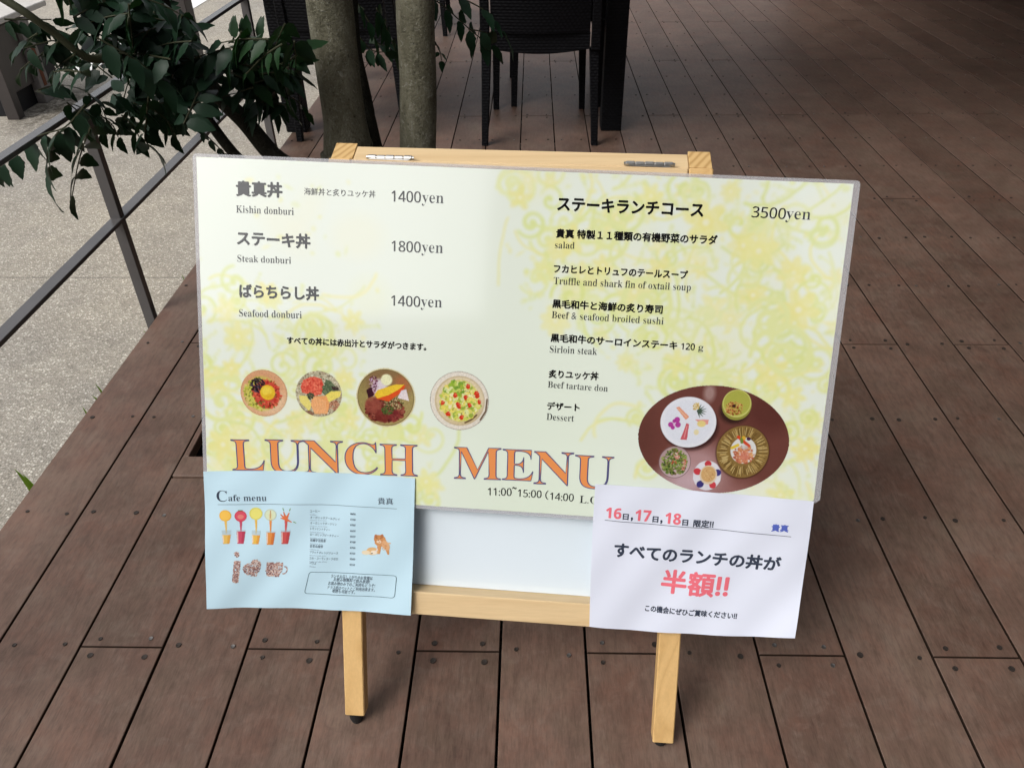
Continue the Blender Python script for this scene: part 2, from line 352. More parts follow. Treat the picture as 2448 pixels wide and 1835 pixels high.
CAFE_TEXT = [["C","s",0.0174,0.1636,0.0328,0.1634,0.0174,[52,60,78]],["afe menu","s",0.0347,0.1645,0.0881,0.1643,0.0099,[52,60,78]],["貴真","r",0.246,0.1666,0.2676,0.1675,0.0103,[52,60,78]],["コーヒー","r",0.1493,0.1482,0.1633,0.1485,0.0037,[52,60,78]],["オーガニックアールグレイ","r",0.1495,0.1386,0.1919,0.1379,0.0037,[52,60,78]],["オーガニックダージリン","r",0.1499,0.1302,0.188,0.1299,0.0037,[52,60,78]],["レモンミントティー","r",0.1504,0.1217,0.1791,0.121,0.0037,[52,60,78]],["ローズヒップピーチティー","r",0.1512,0.1127,0.1922,0.1125,0.0038,[52,60,78]],["有機宇治煎茶","r",0.152,0.1037,0.1749,0.1039,0.0044,[52,60,78]],["金萱烏龍茶","r",0.1526,0.0951,0.172,0.0951,0.0044,[52,60,78]],["ブラッドオレンジジュース","r",0.1537,0.0865,0.194,0.0862,0.0038,[52,60,78]],["コカ・コーラ / コーラゼロ","r",0.155,0.0775,0.195,0.0772,0.0038,[52,60,78]],["ペリエ","r",0.1563,0.0696,0.1661,0.0696,0.0038,[52,60,78]],["ランチお召し上がりのお客様は","r",0.19,0.0495,0.2464,0.0493,0.0057,[52,60,78]],["お飲み物無料で飲み放題!","r",0.1947,0.0447,0.2434,0.0437,0.0057,[52,60,78]],["お飲み物のみでのご利用もどうぞ!","r",0.1885,0.0386,0.2508,0.0379,0.0057,[52,60,78]],["テラス席はペットとご利用出来ます。","r",0.1884,0.0324,0.2515,0.0313,0.0057,[52,60,78]],["喫煙も可能です。","r",0.1966,0.0272,0.2271,0.0266,0.0054,[52,60,78]],["¥600","r",0.2068,0.1477,0.2145,0.1479,0.0031,[52,60,78]],["¥700","r",0.2069,0.1391,0.2146,0.1393,0.0031,[52,60,78]],["¥700","r",0.2072,0.1306,0.2148,0.1307,0.0031,[52,60,78]],["¥650","r",0.2076,0.1216,0.2152,0.1218,0.0031,[52,60,78]],["¥650","r",0.2081,0.113,0.2157,0.1132,0.0031,[52,60,78]],["¥700","r",0.2087,0.1043,0.2163,0.1044,0.0031,[52,60,78]],["¥700","r",0.2095,0.0954,0.2171,0.0955,0.0031,[52,60,78]],["¥700","r",0.2103,0.0867,0.2179,0.0869,0.0031,[52,60,78]],["¥500","r",0.2113,0.0781,0.2188,0.0782,0.0031,[52,60,78]],["¥550","r",0.2124,0.0695,0.2198,0.0696,0.0031,[52,60,78]],["Coffee","s",0.1491,0.1439,0.1581,0.1433,0.002,[140,156,172]],["Organic Earl Grey","s",0.1494,0.135,0.1734,0.135,0.002,[140,156,172]],["Organic Darjeeling","s",0.1499,0.1261,0.1746,0.1261,0.002,[140,156,172]],["Lemon mint tea","s",0.1505,0.1173,0.1709,0.1172,0.002,[140,156,172]],["Rosehip peach tea","s",0.1513,0.108,0.1753,0.108,0.002,[140,156,172]],["Japanese tea","s",0.1522,0.0998,0.1697,0.0996,0.002,[140,156,172]],["Oolong tea","s",0.1532,0.0913,0.1671,0.0909,0.002,[140,156,172]],["Blood orange juice","s",0.1544,0.0822,0.1785,0.0823,0.002,[140,156,172]],["Coke / Coke Zero","s",0.1559,0.0731,0.1806,0.0732,0.002,[140,156,172]],["Perrier","s",0.1572,0.0656,0.1661,0.065,0.002,[140,156,172]]]
NOTE_TEXT = [["16","B",0.0173,0.1627,0.0395,0.1625,0.0159,[233,112,126]],["日","m",0.0416,0.1623,0.05,0.1622,0.0088,[52,60,78]],[",","m",0.053,0.1608,0.0562,0.1607,0.0059,[52,60,78]],["17","B",0.0588,0.1618,0.0812,0.1614,0.0162,[233,112,126]],["日","m",0.0837,0.1609,0.092,0.1608,0.0088,[52,60,78]],[",","m",0.0946,0.1593,0.0978,0.1592,0.0059,[52,60,78]],["18","B",0.1009,0.1604,0.123,0.16,0.016,[233,112,126]],["日","m",0.1252,0.1595,0.1334,0.1595,0.0088,[52,60,78]],["限定‼","m",0.1405,0.158,0.1688,0.1578,0.0112,[52,60,78]],["貴真","m",0.2456,0.1605,0.2683,0.1608,0.0115,[86,104,190]],["すべてのランチの丼が","b",0.0326,0.1064,0.2644,0.1008,0.0224,[52,60,78]],["半額‼","h",0.1042,0.0583,0.1996,0.0559,0.0361,[233,112,126]],["この機会にぜひご賞味ください‼","m",0.0845,0.029,0.2163,0.0256,0.0101,[52,60,78]]]
CAFE_NET = [[[0.006,-0.1741,0.022],[0.128,-0.1712,0.006],[0.3042,-0.1628,0.016]],[[0.0018,-0.0727,0.01],[0.1508,-0.0646,0.006],[0.3047,-0.0604,0.01]],[[0.0014,0.0294,0.006],[0.1516,0.0388,0.006],[0.3044,0.0393,0.006]]]
NOTE_NET = [[[0.5596,-0.1615,0.012],[0.6953,-0.1612,0.012],[0.8402,-0.1476,0.026]],[[0.5559,-0.0575,0.008],[0.6981,-0.0567,0.008],[0.8468,-0.0534,0.012]],[[0.5542,0.0491,0.008],[0.7001,0.0479,0.007],[0.8479,0.045,0.01]]]
CAFE_PT = {"l0":[0.0187,0.1589],"l1":[0.2726,0.1616],"j1":[0.0293,0.1419],"g1":[0.0309,0.1075],"j2":[0.0511,0.1411],"g2":[0.0517,0.1074],"j3":[0.0728,0.1451],"g3":[0.074,0.1075],"j4":[0.0938,0.1437],"g4":[0.0954,0.107],"j5":[0.1164,0.1395],"g5":[0.1164,0.1082],"i_t":[0.047,0.082],"i_b":[0.049,0.0556],"heart":[0.0749,0.058],"cup":[0.1057,0.0591],"cupr":[0.1226,0.0586],"dog1":[0.2493,0.1081],"dog2":[0.2385,0.094],"b0":[0.155,0.058],"b1":[0.2781,0.0239],"b2":[0.2755,0.0567],"b3":[0.1621,0.0264]}
NOTE_PT = {"l0":[0.0167,0.1594],"l1":[0.273,0.1547]}
BOWLS = [[0.0903,0.1477,0.0333,0.0332],[0.1674,0.1509,0.0326,0.0327],[0.2609,0.1511,0.0415,0.0418],[0.3626,0.1528,0.0407,0.0413]]
OVAL = [0.708,0.1199,0.1006,0.0746]
O_ = [-0.46769,0.80145,0.3443]
E1_ = [0.997954,-0.059706,-0.022871]
E2_ = [0.04602,0.422437,0.905223]
N_ = [-0.044386,-0.904424,0.42432]
TRUNK1 = [[[-0.4,1.95,-0.27],0.09],[[-0.458,1.92,0.367],0.074],[[-0.461,1.92,0.428],0.066],[[-0.461,1.92,0.506],0.056],[[-0.463,1.92,0.615],0.055],[[-0.461,1.92,0.779],0.054],[[-0.452,1.92,0.979],0.05]]
TRUNK2 = [[[-0.27,2.0,-0.27],0.06],[[-0.3,1.97,0.347],0.047],[[-0.297,1.97,0.409],0.046],[[-0.281,1.97,0.581],0.045],[[-0.275,1.97,0.714],0.045],[[-0.271,1.97,0.768],0.045],[[-0.257,1.97,0.973],0.042]]
TRUNK3 = [[[-0.37,2.05,-0.27],0.05],[[-0.43,2.02,0.391],0.036],[[-0.431,2.03,0.513],0.022],[[-0.447,2.05,0.64],0.02],[[-0.444,2.06,0.753],0.02],[[-0.425,2.06,0.927],0.018]]
STEM1 = [[[-0.46,1.95,-0.1],0.04],[[-0.541,1.85,0.33],0.026],[[-0.634,1.85,0.45],0.022],[[-0.684,1.85,0.53],0.021],[[-0.737,1.85,0.595],0.02],[[-0.775,1.85,0.664],0.017],[[-0.806,1.85,0.761],0.014],[[-0.779,1.8,0.882],0.012]]
STEM2 = [[[-0.44,1.9,-0.1],0.03],[[-0.63,1.8,0.351],0.015],[[-0.71,1.8,0.473],0.0125],[[-0.742,1.8,0.532],0.0125],[[-0.769,1.8,0.582],0.0125],[[-0.816,1.75,0.654],0.01],[[-0.849,1.7,0.719],0.008]]
STEM3 = [[[-0.849,1.7,0.719],0.008],[[-0.899,1.65,0.723],0.008],[[-0.938,1.62,0.778],0.007],[[-0.969,1.6,0.82],0.008],[[-1.019,1.6,0.857],0.008],[[-1.077,1.6,0.906],0.009]]
SPRAYS = [[[[-0.912,1.6,0.647],[-0.983,1.62,0.594],[-1.061,1.64,0.568],[-1.178,1.66,0.509],[-1.228,1.68,0.485]],8,0.054,"d"],[[[-0.975,1.58,0.598],[-1.015,1.6,0.565],[-1.053,1.62,0.509],[-1.079,1.64,0.447]],4,0.056,"p"],[[[-0.916,1.6,0.601],[-0.958,1.62,0.553],[-0.998,1.64,0.5],[-1.047,1.66,0.423]],4,0.056,"p"],[[[-0.807,1.66,0.643],[-0.833,1.68,0.595],[-0.86,1.7,0.54],[-0.856,1.72,0.507]],4,0.05,"p"],[[[-0.819,1.55,0.785],[-0.786,1.57,0.753],[-0.769,1.59,0.728],[-0.75,1.61,0.696],[-0.738,1.63,0.675]],4,0.062,"p"],[[[-1.027,1.62,0.804],[-0.99,1.64,0.799],[-0.957,1.66,0.795]],4,0.035,"d"],[[[-0.994,1.6,0.756],[-0.969,1.62,0.76],[-0.951,1.64,0.758],[-0.948,1.66,0.721]],3,0.045,"d"],[[[-0.65,1.8,0.722],[-0.621,1.82,0.717],[-0.576,1.84,0.709]],3,0.042,"u"],[[[-0.642,1.75,0.688],[-0.597,1.77,0.674],[-0.546,1.79,0.677],[-0.51,1.81,0.698]],4,0.05,"p"],[[[-0.615,1.75,0.644],[-0.573,1.77,0.652],[-0.538,1.79,0.669]],3,0.05,"p"],[[[-0.632,1.78,0.654],[-0.617,1.8,0.617],[-0.6,1.82,0.588],[-0.58,1.84,0.567]],3,0.05,"p"],[[[-0.555,1.72,0.72],[-0.543,1.74,0.673],[-0.545,1.76,0.614]],4,0.048,"p"],[[[-0.568,1.85,0.588],[-0.548,1.87,0.563],[-0.542,1.89,0.537]],2,0.03,"p"],[[[-0.773,1.8,0.528],[-0.759,1.82,0.491],[-0.748,1.84,0.458]],3,0.026,"d"],[[[-0.264,2.05,0.771],[-0.218,2.07,0.735],[-0.181,2.09,0.698],[-0.142,2.11,0.659],[-0.107,2.13,0.629]],5,0.052,"p"],[[[-0.185,2.05,0.761],[-0.127,2.07,0.73],[-0.088,2.09,0.687],[-0.063,2.11,0.643]],4,0.05,"p"],[[[-0.158,2.05,0.687],[-0.129,2.07,0.677],[-0.114,2.09,0.668]],2,0.045,"d"],[[[-0.248,2.1,0.647],[-0.239,2.12,0.617],[-0.239,2.14,0.592]],2,0.022,"p"],[[[-0.458,2.2,0.727],[-0.435,2.22,0.673],[-0.423,2.24,0.616],[-0.394,2.26,0.6]],4,0.05,"p"],[[[-0.406,2.2,0.707],[-0.388,2.22,0.652],[-0.374,2.24,0.594]],4,0.05,"p"],[[[-0.448,2.15,0.647],[-0.423,2.17,0.611],[-0.394,2.19,0.601]],3,0.045,"d"],[[[-0.94,1.859,0.726],[-0.917,1.879,0.761],[-0.894,1.899,0.795]],4,0.054601849939977506,"p"],[[[-0.769,1.915,0.647],[-0.711,1.935,0.655],[-0.652,1.955,0.658]],4,0.0400377073637566,"p"],[[[-0.714,1.605,0.732],[-0.773,1.625,0.736],[-0.835,1.645,0.735]],4,0.04190113640834926,"p"],[[[-0.913,1.879,0.497],[-0.909,1.899,0.521],[-0.906,1.919,0.543]],4,0.04049781353118025,"p"],[[[-0.818,1.673,0.755],[-0.762,1.693,0.749],[-0.707,1.713,0.738]],4,0.04187866104604518,"p"],[[[-0.53,1.789,0.757],[-0.561,1.809,0.714],[-0.596,1.829,0.655]],4,0.05020094859051066,"p"],[[[-0.802,1.705,0.716],[-0.791,1.725,0.692],[-0.782,1.745,0.657]],4,0.04885597995333778,"p"],[[[-0.612,1.886,0.704],[-0.652,1.906,0.674],[-0.696,1.926,0.631]],4,0.0466534133593407,"p"],[[[-0.904,1.941,0.567],[-0.92,1.961,0.589],[-0.937,1.981,0.607]],4,0.03841158013854897,"p"],[[[-0.487,1.603,0.759],[-0.534,1.623,0.732],[-0.584,1.643,0.693]],4,0.038841088136580944,"p"],[[[-0.78,1.721,0.601],[-0.718,1.741,0.613],[-0.657,1.761,0.621]],4,0.04438627769104242,"p"],[[[-1.039,1.879,0.728],[-1.004,1.899,0.699],[-0.972,1.919,0.658]],4,0.053474497745376444,"p"],[[[-0.622,1.719,0.665],[-0.678,1.739,0.685],[-0.734,1.759,0.703]],4,0.05463555714970023,"p"],[[[-0.753,1.627,0.78],[-0.786,1.647,0.754],[-0.824,1.667,0.716]],4,0.040679624803218475,"p"],[[[-0.796,1.742,0.697],[-0.746,1.762,0.694],[-0.697,1.782,0.685]],4,0.04227205886937717,"p"],[[[-0.778,1.619,0.813],[-0.838,1.639,0.802],[-0.901,1.659,0.783]],4,0.05448924827195584,"p"],[[[-0.708,1.856,0.65],[-0.685,1.876,0.668],[-0.663,1.896,0.682]],4,0.055096374127194175,"p"],[[[-0.84,1.652,0.83],[-0.816,1.672,0.809],[-0.793,1.692,0.779]],4,0.053205210146096533,"p"],[[[-0.97,1.942,0.594],[-0.902,1.962,0.588],[-0.835,1.982,0.574]],4,0.04616371981264922,"p"],[[[-0.869,1.741,0.713],[-0.93,1.761,0.705],[-0.995,1.781,0.689]],4,0.04063711452503566,"p"],[[[-0.52,1.631,0.762],[-0.574,1.651,0.758],[-0.631,1.671,0.747]],4,0.042901582414457344,"p"],[[[-0.963,1.832,0.565],[-0.951,1.852,0.598],[-0.939,1.872,0.63]],4,0.05167349725591081,"p"],[[[-0.921,1.869,0.639],[-0.954,1.889,0.599],[-0.991,1.909,0.544]],4,0.05043589321440261,"p"],[[[-0.84,1.688,0.796],[-0.795,1.708,0.789],[-0.751,1.728,0.776]],4,0.05008957263027379,"p"],[[[-0.904,1.722,0.666],[-0.945,1.742,0.691],[-0.986,1.762,0.714]],4,0.04959313531384224,"p"],[[[-0.993,1.928,0.718],[-0.977,1.948,0.678],[-0.964,1.968,0.623]],4,0.046590300791646895,"p"],[[[-0.844,1.873,0.757],[-0.851,1.893,0.78],[-0.86,1.913,0.799]],4,0.04845521540415431,"p"],[[[-0.785,1.823,0.73],[-0.835,1.843,0.752],[-0.885,1.863,0.771]],4,0.05096746054238306,"p"],[[[-0.609,1.677,0.737],[-0.674,1.697,0.72],[-0.743,1.717,0.695]],4,0.050347230175507046,"p"],[[[-0.669,1.619,0.762],[-0.722,1.639,0.754],[-0.778,1.659,0.738]],4,0.040403483927212054,"p"],[[[-0.805,1.763,0.697],[-0.806,1.783,0.669],[-0.809,1.803,0.629]],4,0.04484537930731052,"p"],[[[-0.765,1.6,0.833],[-0.781,1.62,0.796],[-0.8,1.64,0.744]],4,0.04529676347328662,"p"],[[[-0.825,1.731,0.68],[-0.791,1.751,0.649],[-0.758,1.771,0.605]],4,0.03864911799057418,"p"],[[[-0.759,1.803,0.713],[-0.816,1.823,0.717],[-0.876,1.843,0.715]],4,0.055249409067102725,"p"],[[[-0.837,1.935,0.621],[-0.894,1.955,0.637],[-0.953,1.975,0.65]],4,0.0554239445358045,"p"],[[[-0.799,1.638,0.763],[-0.775,1.658,0.772],[-0.751,1.678,0.776]],4,0.048184616241578535,"p"],[[[-0.743,1.732,0.714],[-0.791,1.752,0.737],[-0.84,1.772,0.759]],4,0.04577030828282422,"p"],[[[-0.895,1.936,0.606],[-0.844,1.956,0.606],[-0.793,1.976,0.6]],4,0.05444745080815623,"p"],[[[-0.866,1.745,0.74],[-0.819,1.765,0.739],[-0.773,1.785,0.732]],4,0.04374474587301291,"p"],[[[-0.576,1.643,0.774],[-0.601,1.663,0.741],[-0.629,1.683,0.696]],4,0.04919035919975457,"p"],[[[-0.793,1.605,0.698],[-0.78,1.625,0.728],[-0.767,1.645,0.756]],4,0.04758616373006759,"p"],[[[-0.851,1.813,0.66],[-0.807,1.833,0.656],[-0.764,1.853,0.646]],4,0.046543365652322345,"p"],[[[-0.881,1.866,0.733],[-0.884,1.886,0.754],[-0.889,1.906,0.773]],4,0.0434124156615306,"p"],[[[-0.822,1.763,0.754],[-0.858,1.783,0.72],[-0.898,1.803,0.671]],4,0.04449870889091273,"p"],[[[-0.666,1.911,0.675],[-0.75,1.931,0.659],[-0.838,1.951,0.633]],4,0.0478206611681076,"p"],[[[-0.551,1.848,0.694],[-0.616,1.868,0.675],[-0.685,1.888,0.644]],4,0.04938023622095257,"p"],[[[-1.02,1.898,0.685],[-1.082,1.918,0.659],[-1.15,1.938,0.621]],4,0.04153642685845605,"p"],[[[-0.951,1.843,0.585],[-0.899,1.863,0.561],[-0.847,1.883,0.526]],4,0.04579076181708296,"p"],[[[-0.879,1.767,0.583],[-0.844,1.787,0.592],[-0.81,1.807,0.596]],4,0.04788371610638813,"p"],[[[-0.939,1.884,0.712],[-0.922,1.904,0.678],[-0.907,1.924,0.63]],4,0.0392315476327197,"p"],[[[-0.724,1.609,0.603],[-0.708,1.629,0.63],[-0.693,1.649,0.657]],4,0.0510067745426897,"p"],[[[-0.825,1.826,0.693],[-0.8,1.846,0.712],[-0.776,1.866,0.727]],4,0.055140410229569725,"p"],[[[-0.689,1.652,0.803],[-0.724,1.672,0.764],[-0.764,1.692,0.711]],4,0.04899101490777097,"p"],[[[-0.736,1.638,0.707],[-0.769,1.658,0.718],[-0.804,1.678,0.725]],4,0.04482558300658665,"p"],[[[-0.731,1.907,0.648],[-0.798,1.927,0.662],[-0.866,1.947,0.671]],4,0.04041799171402633,"p"],[[[-0.884,1.928,0.626],[-0.938,1.948,0.642],[-0.994,1.968,0.655]],4,0.04473556769241621,"p"],[[[-0.65,1.777,0.701],[-0.627,1.797,0.667],[-0.606,1.817,0.62]],4,0.05438760573383776,"p"],[[[-0.836,1.689,0.789],[-0.86,1.709,0.754],[-0.889,1.729,0.706]],4,0.05151041505561739,"p"],[[[-0.854,1.858,0.724],[-0.867,1.878,0.689],[-0.883,1.898,0.639]],4,0.04122776699335345,"p"],[[[-0.756,1.632,0.84],[-0.721,1.652,0.82],[-0.687,1.672,0.791]],4,0.04024624926683609,"p"],[[[-0.838,1.713,0.728],[-0.802,1.733,0.744],[-0.767,1.753,0.758]],4,0.05233634449208264,"p"],[[[-0.702,1.933,0.659],[-0.663,1.953,0.644],[-0.625,1.973,0.62]],4,0.050260026010120855,"p"],[[[-0.88,1.887,0.642],[-0.821,1.907,0.643],[-0.762,1.927,0.638]],4,0.04051577401628205,"p"],[[[-0.837,1.815,0.771],[-0.85,1.835,0.738],[-0.866,1.855,0.692]],4,0.04427609132475217,"p"],[[[-0.932,1.73,0.801],[-0.915,1.75,0.818],[-0.898,1.77,0.832]],3,0.048,"p"],[[[-0.863,1.703,0.781],[-0.841,1.723,0.796],[-0.82,1.743,0.808]],3,0.048,"p"],[[[-0.862,1.679,0.77],[-0.867,1.699,0.789],[-0.873,1.719,0.806]],3,0.048,"p"],[[[-0.886,1.608,0.872],[-0.893,1.628,0.848],[-0.903,1.648,0.814]],3,0.048,"p"],[[[-0.778,1.6,0.794],[-0.779,1.62,0.812],[-0.779,1.64,0.828]],3,0.048,"p"],[[[-0.863,1.686,0.748],[-0.9,1.706,0.76],[-0.938,1.726,0.769]],3,0.048,"p"],[[[-0.857,1.632,0.86],[-0.85,1.652,0.838],[-0.846,1.672,0.806]],3,0.048,"p"],[[[-0.896,1.63,0.804],[-0.872,1.65,0.815],[-0.848,1.67,0.823]],3,0.048,"p"],[[[-0.907,1.657,0.842],[-0.902,1.677,0.819],[-0.9,1.697,0.786]],3,0.048,"p"],[[[-0.695,1.886,0.63],[-0.666,1.906,0.62],[-0.638,1.926,0.602]],3,0.05,"p"],[[[-0.626,1.841,0.559],[-0.643,1.861,0.574],[-0.661,1.881,0.584]],3,0.05,"p"],[[[-0.645,1.84,0.594],[-0.627,1.86,0.573],[-0.611,1.88,0.541]],3,0.05,"p"],[[[-0.608,1.749,0.619],[-0.615,1.769,0.634],[-0.624,1.789,0.645]],3,0.05,"p"],[[[-0.599,1.734,0.737],[-0.606,1.754,0.714],[-0.615,1.774,0.679]],3,0.05,"p"],[[[-0.583,1.776,0.61],[-0.617,1.796,0.589],[-0.653,1.816,0.556]],3,0.05,"p"],[[[-0.608,1.849,0.639],[-0.614,1.869,0.655],[-0.621,1.889,0.667]],3,0.05,"p"],[[[-0.651,1.889,0.636],[-0.671,1.909,0.65],[-0.693,1.929,0.66]],3,0.05,"p"],[[[-0.579,1.721,0.672],[-0.551,1.741,0.67],[-0.524,1.761,0.661]],3,0.05,"p"],[[[-0.604,1.728,0.643],[-0.643,1.748,0.627],[-0.685,1.768,0.601]],3,0.05,"p"],[[[-0.556,1.783,0.588],[-0.598,1.803,0.585],[-0.643,1.823,0.574]],3,0.05,"p"],[[[-0.672,1.808,0.684],[-0.648,1.828,0.691],[-0.625,1.848,0.693]],3,0.05,"p"],[[[-0.499,1.729,0.735],[-0.506,1.749,0.711],[-0.516,1.769,0.677]],3,0.05,"p"],[[[-0.588,1.793,0.72],[-0.6,1.813,0.696],[-0.614,1.833,0.66]],3,0.05,"p"],[[[-0.996,1.68,0.627],[-0.988,1.7,0.599],[-0.997,1.72,0.567]],3,0.04,"p"],[[[-0.965,1.68,0.609],[-0.957,1.7,0.58],[-0.965,1.72,0.548]],3,0.04,"p"],[[[-0.932,1.68,0.6],[-0.923,1.7,0.571],[-0.93,1.72,0.538]],3,0.04,"p"],[[[-0.886,1.68,0.6],[-0.876,1.7,0.571],[-0.883,1.72,0.538]],3,0.04,"p"],[[[-0.811,1.68,0.609],[-0.799,1.7,0.58],[-0.805,1.72,0.547]],3,0.04,"p"],[[[-0.89,1.68,0.644],[-0.881,1.7,0.616],[-0.888,1.72,0.585]],3,0.04,"p"],[[[-0.944,1.68,0.644],[-0.936,1.7,0.616],[-0.944,1.72,0.585]],3,0.04,"p"],[[[-0.851,1.68,0.626],[-0.84,1.7,0.598],[-0.846,1.72,0.566]],3,0.04,"p"],[[[-0.783,1.68,0.643],[-0.771,1.7,0.616],[-0.776,1.72,0.584]],3,0.04,"p"],[[[-1.026,1.744,0.76],[-1.01,1.764,0.752],[-0.995,1.784,0.736]],3,0.03651141018971964,"p"],[[[-0.88,1.567,0.719],[-0.918,1.587,0.717],[-0.958,1.607,0.709]],3,0.038394431017869615,"p"],[[[-1.042,1.67,0.656],[-1.025,1.69,0.658],[-1.008,1.71,0.655]],3,0.045994735764130844,"p"],[[[-0.977,1.62,0.739],[-1.021,1.64,0.719],[-1.058,1.66,0.699]],3,0.036,"p"],[[[-0.935,1.62,0.763],[-0.978,1.64,0.742],[-1.014,1.66,0.723]],3,0.036,"p"],[[[-0.971,1.62,0.778],[-1.014,1.64,0.759],[-1.051,1.66,0.74]],3,0.036,"p"],[[[-0.91,1.62,0.739],[-0.952,1.64,0.718],[-0.988,1.66,0.699]],3,0.036,"p"]]
WEEDS = [[[-1.12,1.228,-0.016],[-1.07,1.195,-0.029]],[[-1.12,1.509,-0.066],[-1.07,1.439,-0.046]],[[-1.12,1.589,-0.055],[-1.07,1.547,-0.033]],[[-1.12,1.906,-0.058],[-1.07,1.861,-0.036]],[[-1.12,2.193,-0.066],[-1.07,2.1,-0.034]],[[-1.1,4.112,-0.143],[-1.07,3.816,-0.128]],[[-1.1,3.172,-0.006],[-1.07,3.231,-0.023]]]
# ------------------------------------------------------------------ ground, deck
g = mesh('ground', [(-60, -60, -.25), (60, -60, -.25), (60, 60, -.25), (-60, 60, -.25)], [(0, 1, 2, 3)], M['ground'], kind='structure')

PW, X0, JO, Y0 = .1415, -.758, .3070, .7774           # board pitch, first joint line, joist spacing, first screw row
GAP, TH = .0042, .025
PIT = (X0 + .016, .091 - .016, 1.250, 2.74)            # tree opening in the deck
deck = bpy.data.objects.new('deck', None); C.objects.link(deck); deck['kind'] = 'structure'
deck.location = (0, 0, 0)
_cache = {}
def board_mesh(w, L):
    key = (round(w, 4), round(L, 4))
    if key not in _cache:
        mb = MB(); c = .0009; hw = w / 2
        prof = [(-hw, -TH), (hw, -TH), (hw, -c), (hw - c, 0), (-hw + c, 0), (-hw, -c)]
        vs = []
        for y, k in ((0, c), (L, -c)):
            vs += [(px, y + (k if pz == 0 else 0), pz) for px, pz in prof]
        mb.add(vs, [[i, (i + 1) % 6, (i + 1) % 6 + 6, i + 6] for i in range(6)] + [[5, 4, 3, 2, 1, 0], [6, 7, 8, 9, 10, 11]])
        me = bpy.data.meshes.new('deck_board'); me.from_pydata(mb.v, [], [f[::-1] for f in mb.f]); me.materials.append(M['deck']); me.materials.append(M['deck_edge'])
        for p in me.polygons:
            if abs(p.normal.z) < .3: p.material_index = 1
        me.update()
        _cache[key] = me
    return _cache[key]
def board(x0, x1, y0, y1):
    o = bpy.data.objects.new('deck_board', board_mesh(x1 - x0, y1 - y0))
    o.location = ((x0 + x1) / 2, y0, random.uniform(-.0006, .0006)); o.rotation_euler = (0, random.uniform(-.002, .002), 0)
    link(o, deck)
YA, YB = -1.6, 8.9
screws = []
for k in range(-2, 36):
    xa, xb = X0 + k * PW + GAP / 2, X0 + (k + 1) * PW - GAP / 2
    jr = [r for r in range(-12, 31) if (r % 6 == (0 if k % 2 == 0 else 3))]
    cuts = [YA] + [Y0 + r * JO for r in jr if YA < Y0 + r * JO < YB] + [YB]
    for a, b in zip(cuts[:-1], cuts[1:]):
        a += .0009; b -= .0009
        if 0 <= k <= 5:                                    # boards stop at the tree opening
            lo, hi = PIT[2] - .0635, PIT[3] + .0635
            for s, e in ((a, min(b, lo)), (max(a, hi), b)):
                if e - s > .03: board(xa, xb, s, e)
        else: board(xa, xb, a, b)
    xc = (xa + xb) / 2
    for r in range(-4, 27):
        y = Y0 + r * JO
        if 0 <= k <= 5 and PIT[2] - .08 < y < PIT[3] + .08: continue
        if r in jr:
            for dy in (-.019, .017):
                for dx in (-.043, .043): screws.append((xc + dx + random.uniform(-.004, .004), y + dy + random.uniform(-.003, .003)))
        else:
            for dx in (-.044, .044): screws.append((xc + dx + random.uniform(-.005, .005), y + random.uniform(-.006, .006)))
sm = MB(); sb = MB()
for i, (x, y) in enumerate(screws):
    if y > 5.8: continue
    tgt = sb if random.random() < .22 else sm
    r = .0036 if tgt is sb else random.choice([.0034, .0042, .0048]); n = 10
    ring = [(x + r * math.cos(2 * PI * q / n), y + r * math.sin(2 * PI * q / n), .0017) for q in range(n)]
    ring2 = [(x + r * .45 * math.cos(2 * PI * q / n), y + r * .45 * math.sin(2 * PI * q / n), .0012) for q in range(n)]
    out = [(x + r * 1.12 * math.cos(2 * PI * q / n), y + r * 1.12 * math.sin(2 * PI * q / n), -.002) for q in range(n)]
    tgt.add(out + ring + ring2, [[q, (q + 1) % n, (q + 1) % n + n, q + n] for q in range(n)] + [[q + n, (q + 1) % n + n, (q + 1) % n + 2 * n, q + 2 * n] for q in range(n)] + [[q + 2 * n for q in range(n)]])
sm.obj('deck_screws', M['screw'], deck, kind='stuff'); sb.obj('bright_deck_screws', M['screwb'], deck, kind='stuff')

# fascia, joists and bearers below the boards
mb = MB(); mb.box((X0 - 2 * PW + .004, YA, -.17), (X0 - 2 * PW + .024, YB, -.0265)); mb.obj('fascia_board', M['fascia'], deck)
mj = MB()
for r in range(-6, 27):
    y = Y0 + r * JO
    if PIT[2] < y < PIT[3]:
        mj.box((X0 - 2 * PW + .03, y - .022, -.115), (PIT[0] - .02, y + .022, -.027)); mj.box((PIT[1] + .02, y - .022, -.115), (4.3, y + .022, -.027))
    else: mj.box((X0 - 2 * PW + .03, y - .022, -.115), (4.3, y + .022, -.027))
mj.obj('joists', M['dark_frame'], deck, kind='stuff')

# timber trim round the tree opening, sitting a few mm proud of the boards
xa, xb, ya, yb = PIT
for a, b in (((X0 + .0035, ya - .061, -.022), (.091 - .003, ya, .0045)), ((X0 + .0035, yb, -.022), (.091 - .003, yb + .061, .0045)),
             ((X0 + .0035, ya + .0015, -.022), (xa, yb - .0015, .0035)), ((xb, ya + .0015, -.022), (.091 - .003, yb - .0015, .0035))):
    mb = MB(); mb.box(a, b, .0012); mb.obj('pit_trim', M['deck'], deck)
mb = MB()
for a, b in (((xa - .02, ya - .02, -.249), (xa - .001, yb + .02, -.028)), ((xb + .001, ya - .02, -.249), (xb + .02, yb + .02, -.028)), ((xa, ya - .02, -.249), (xb, ya - .001, -.028)), ((xa, yb + .001, -.249), (xb, yb + .02, -.028))):
    mb.box(a, b)
mb.obj('pit_lining', M['black'], deck)
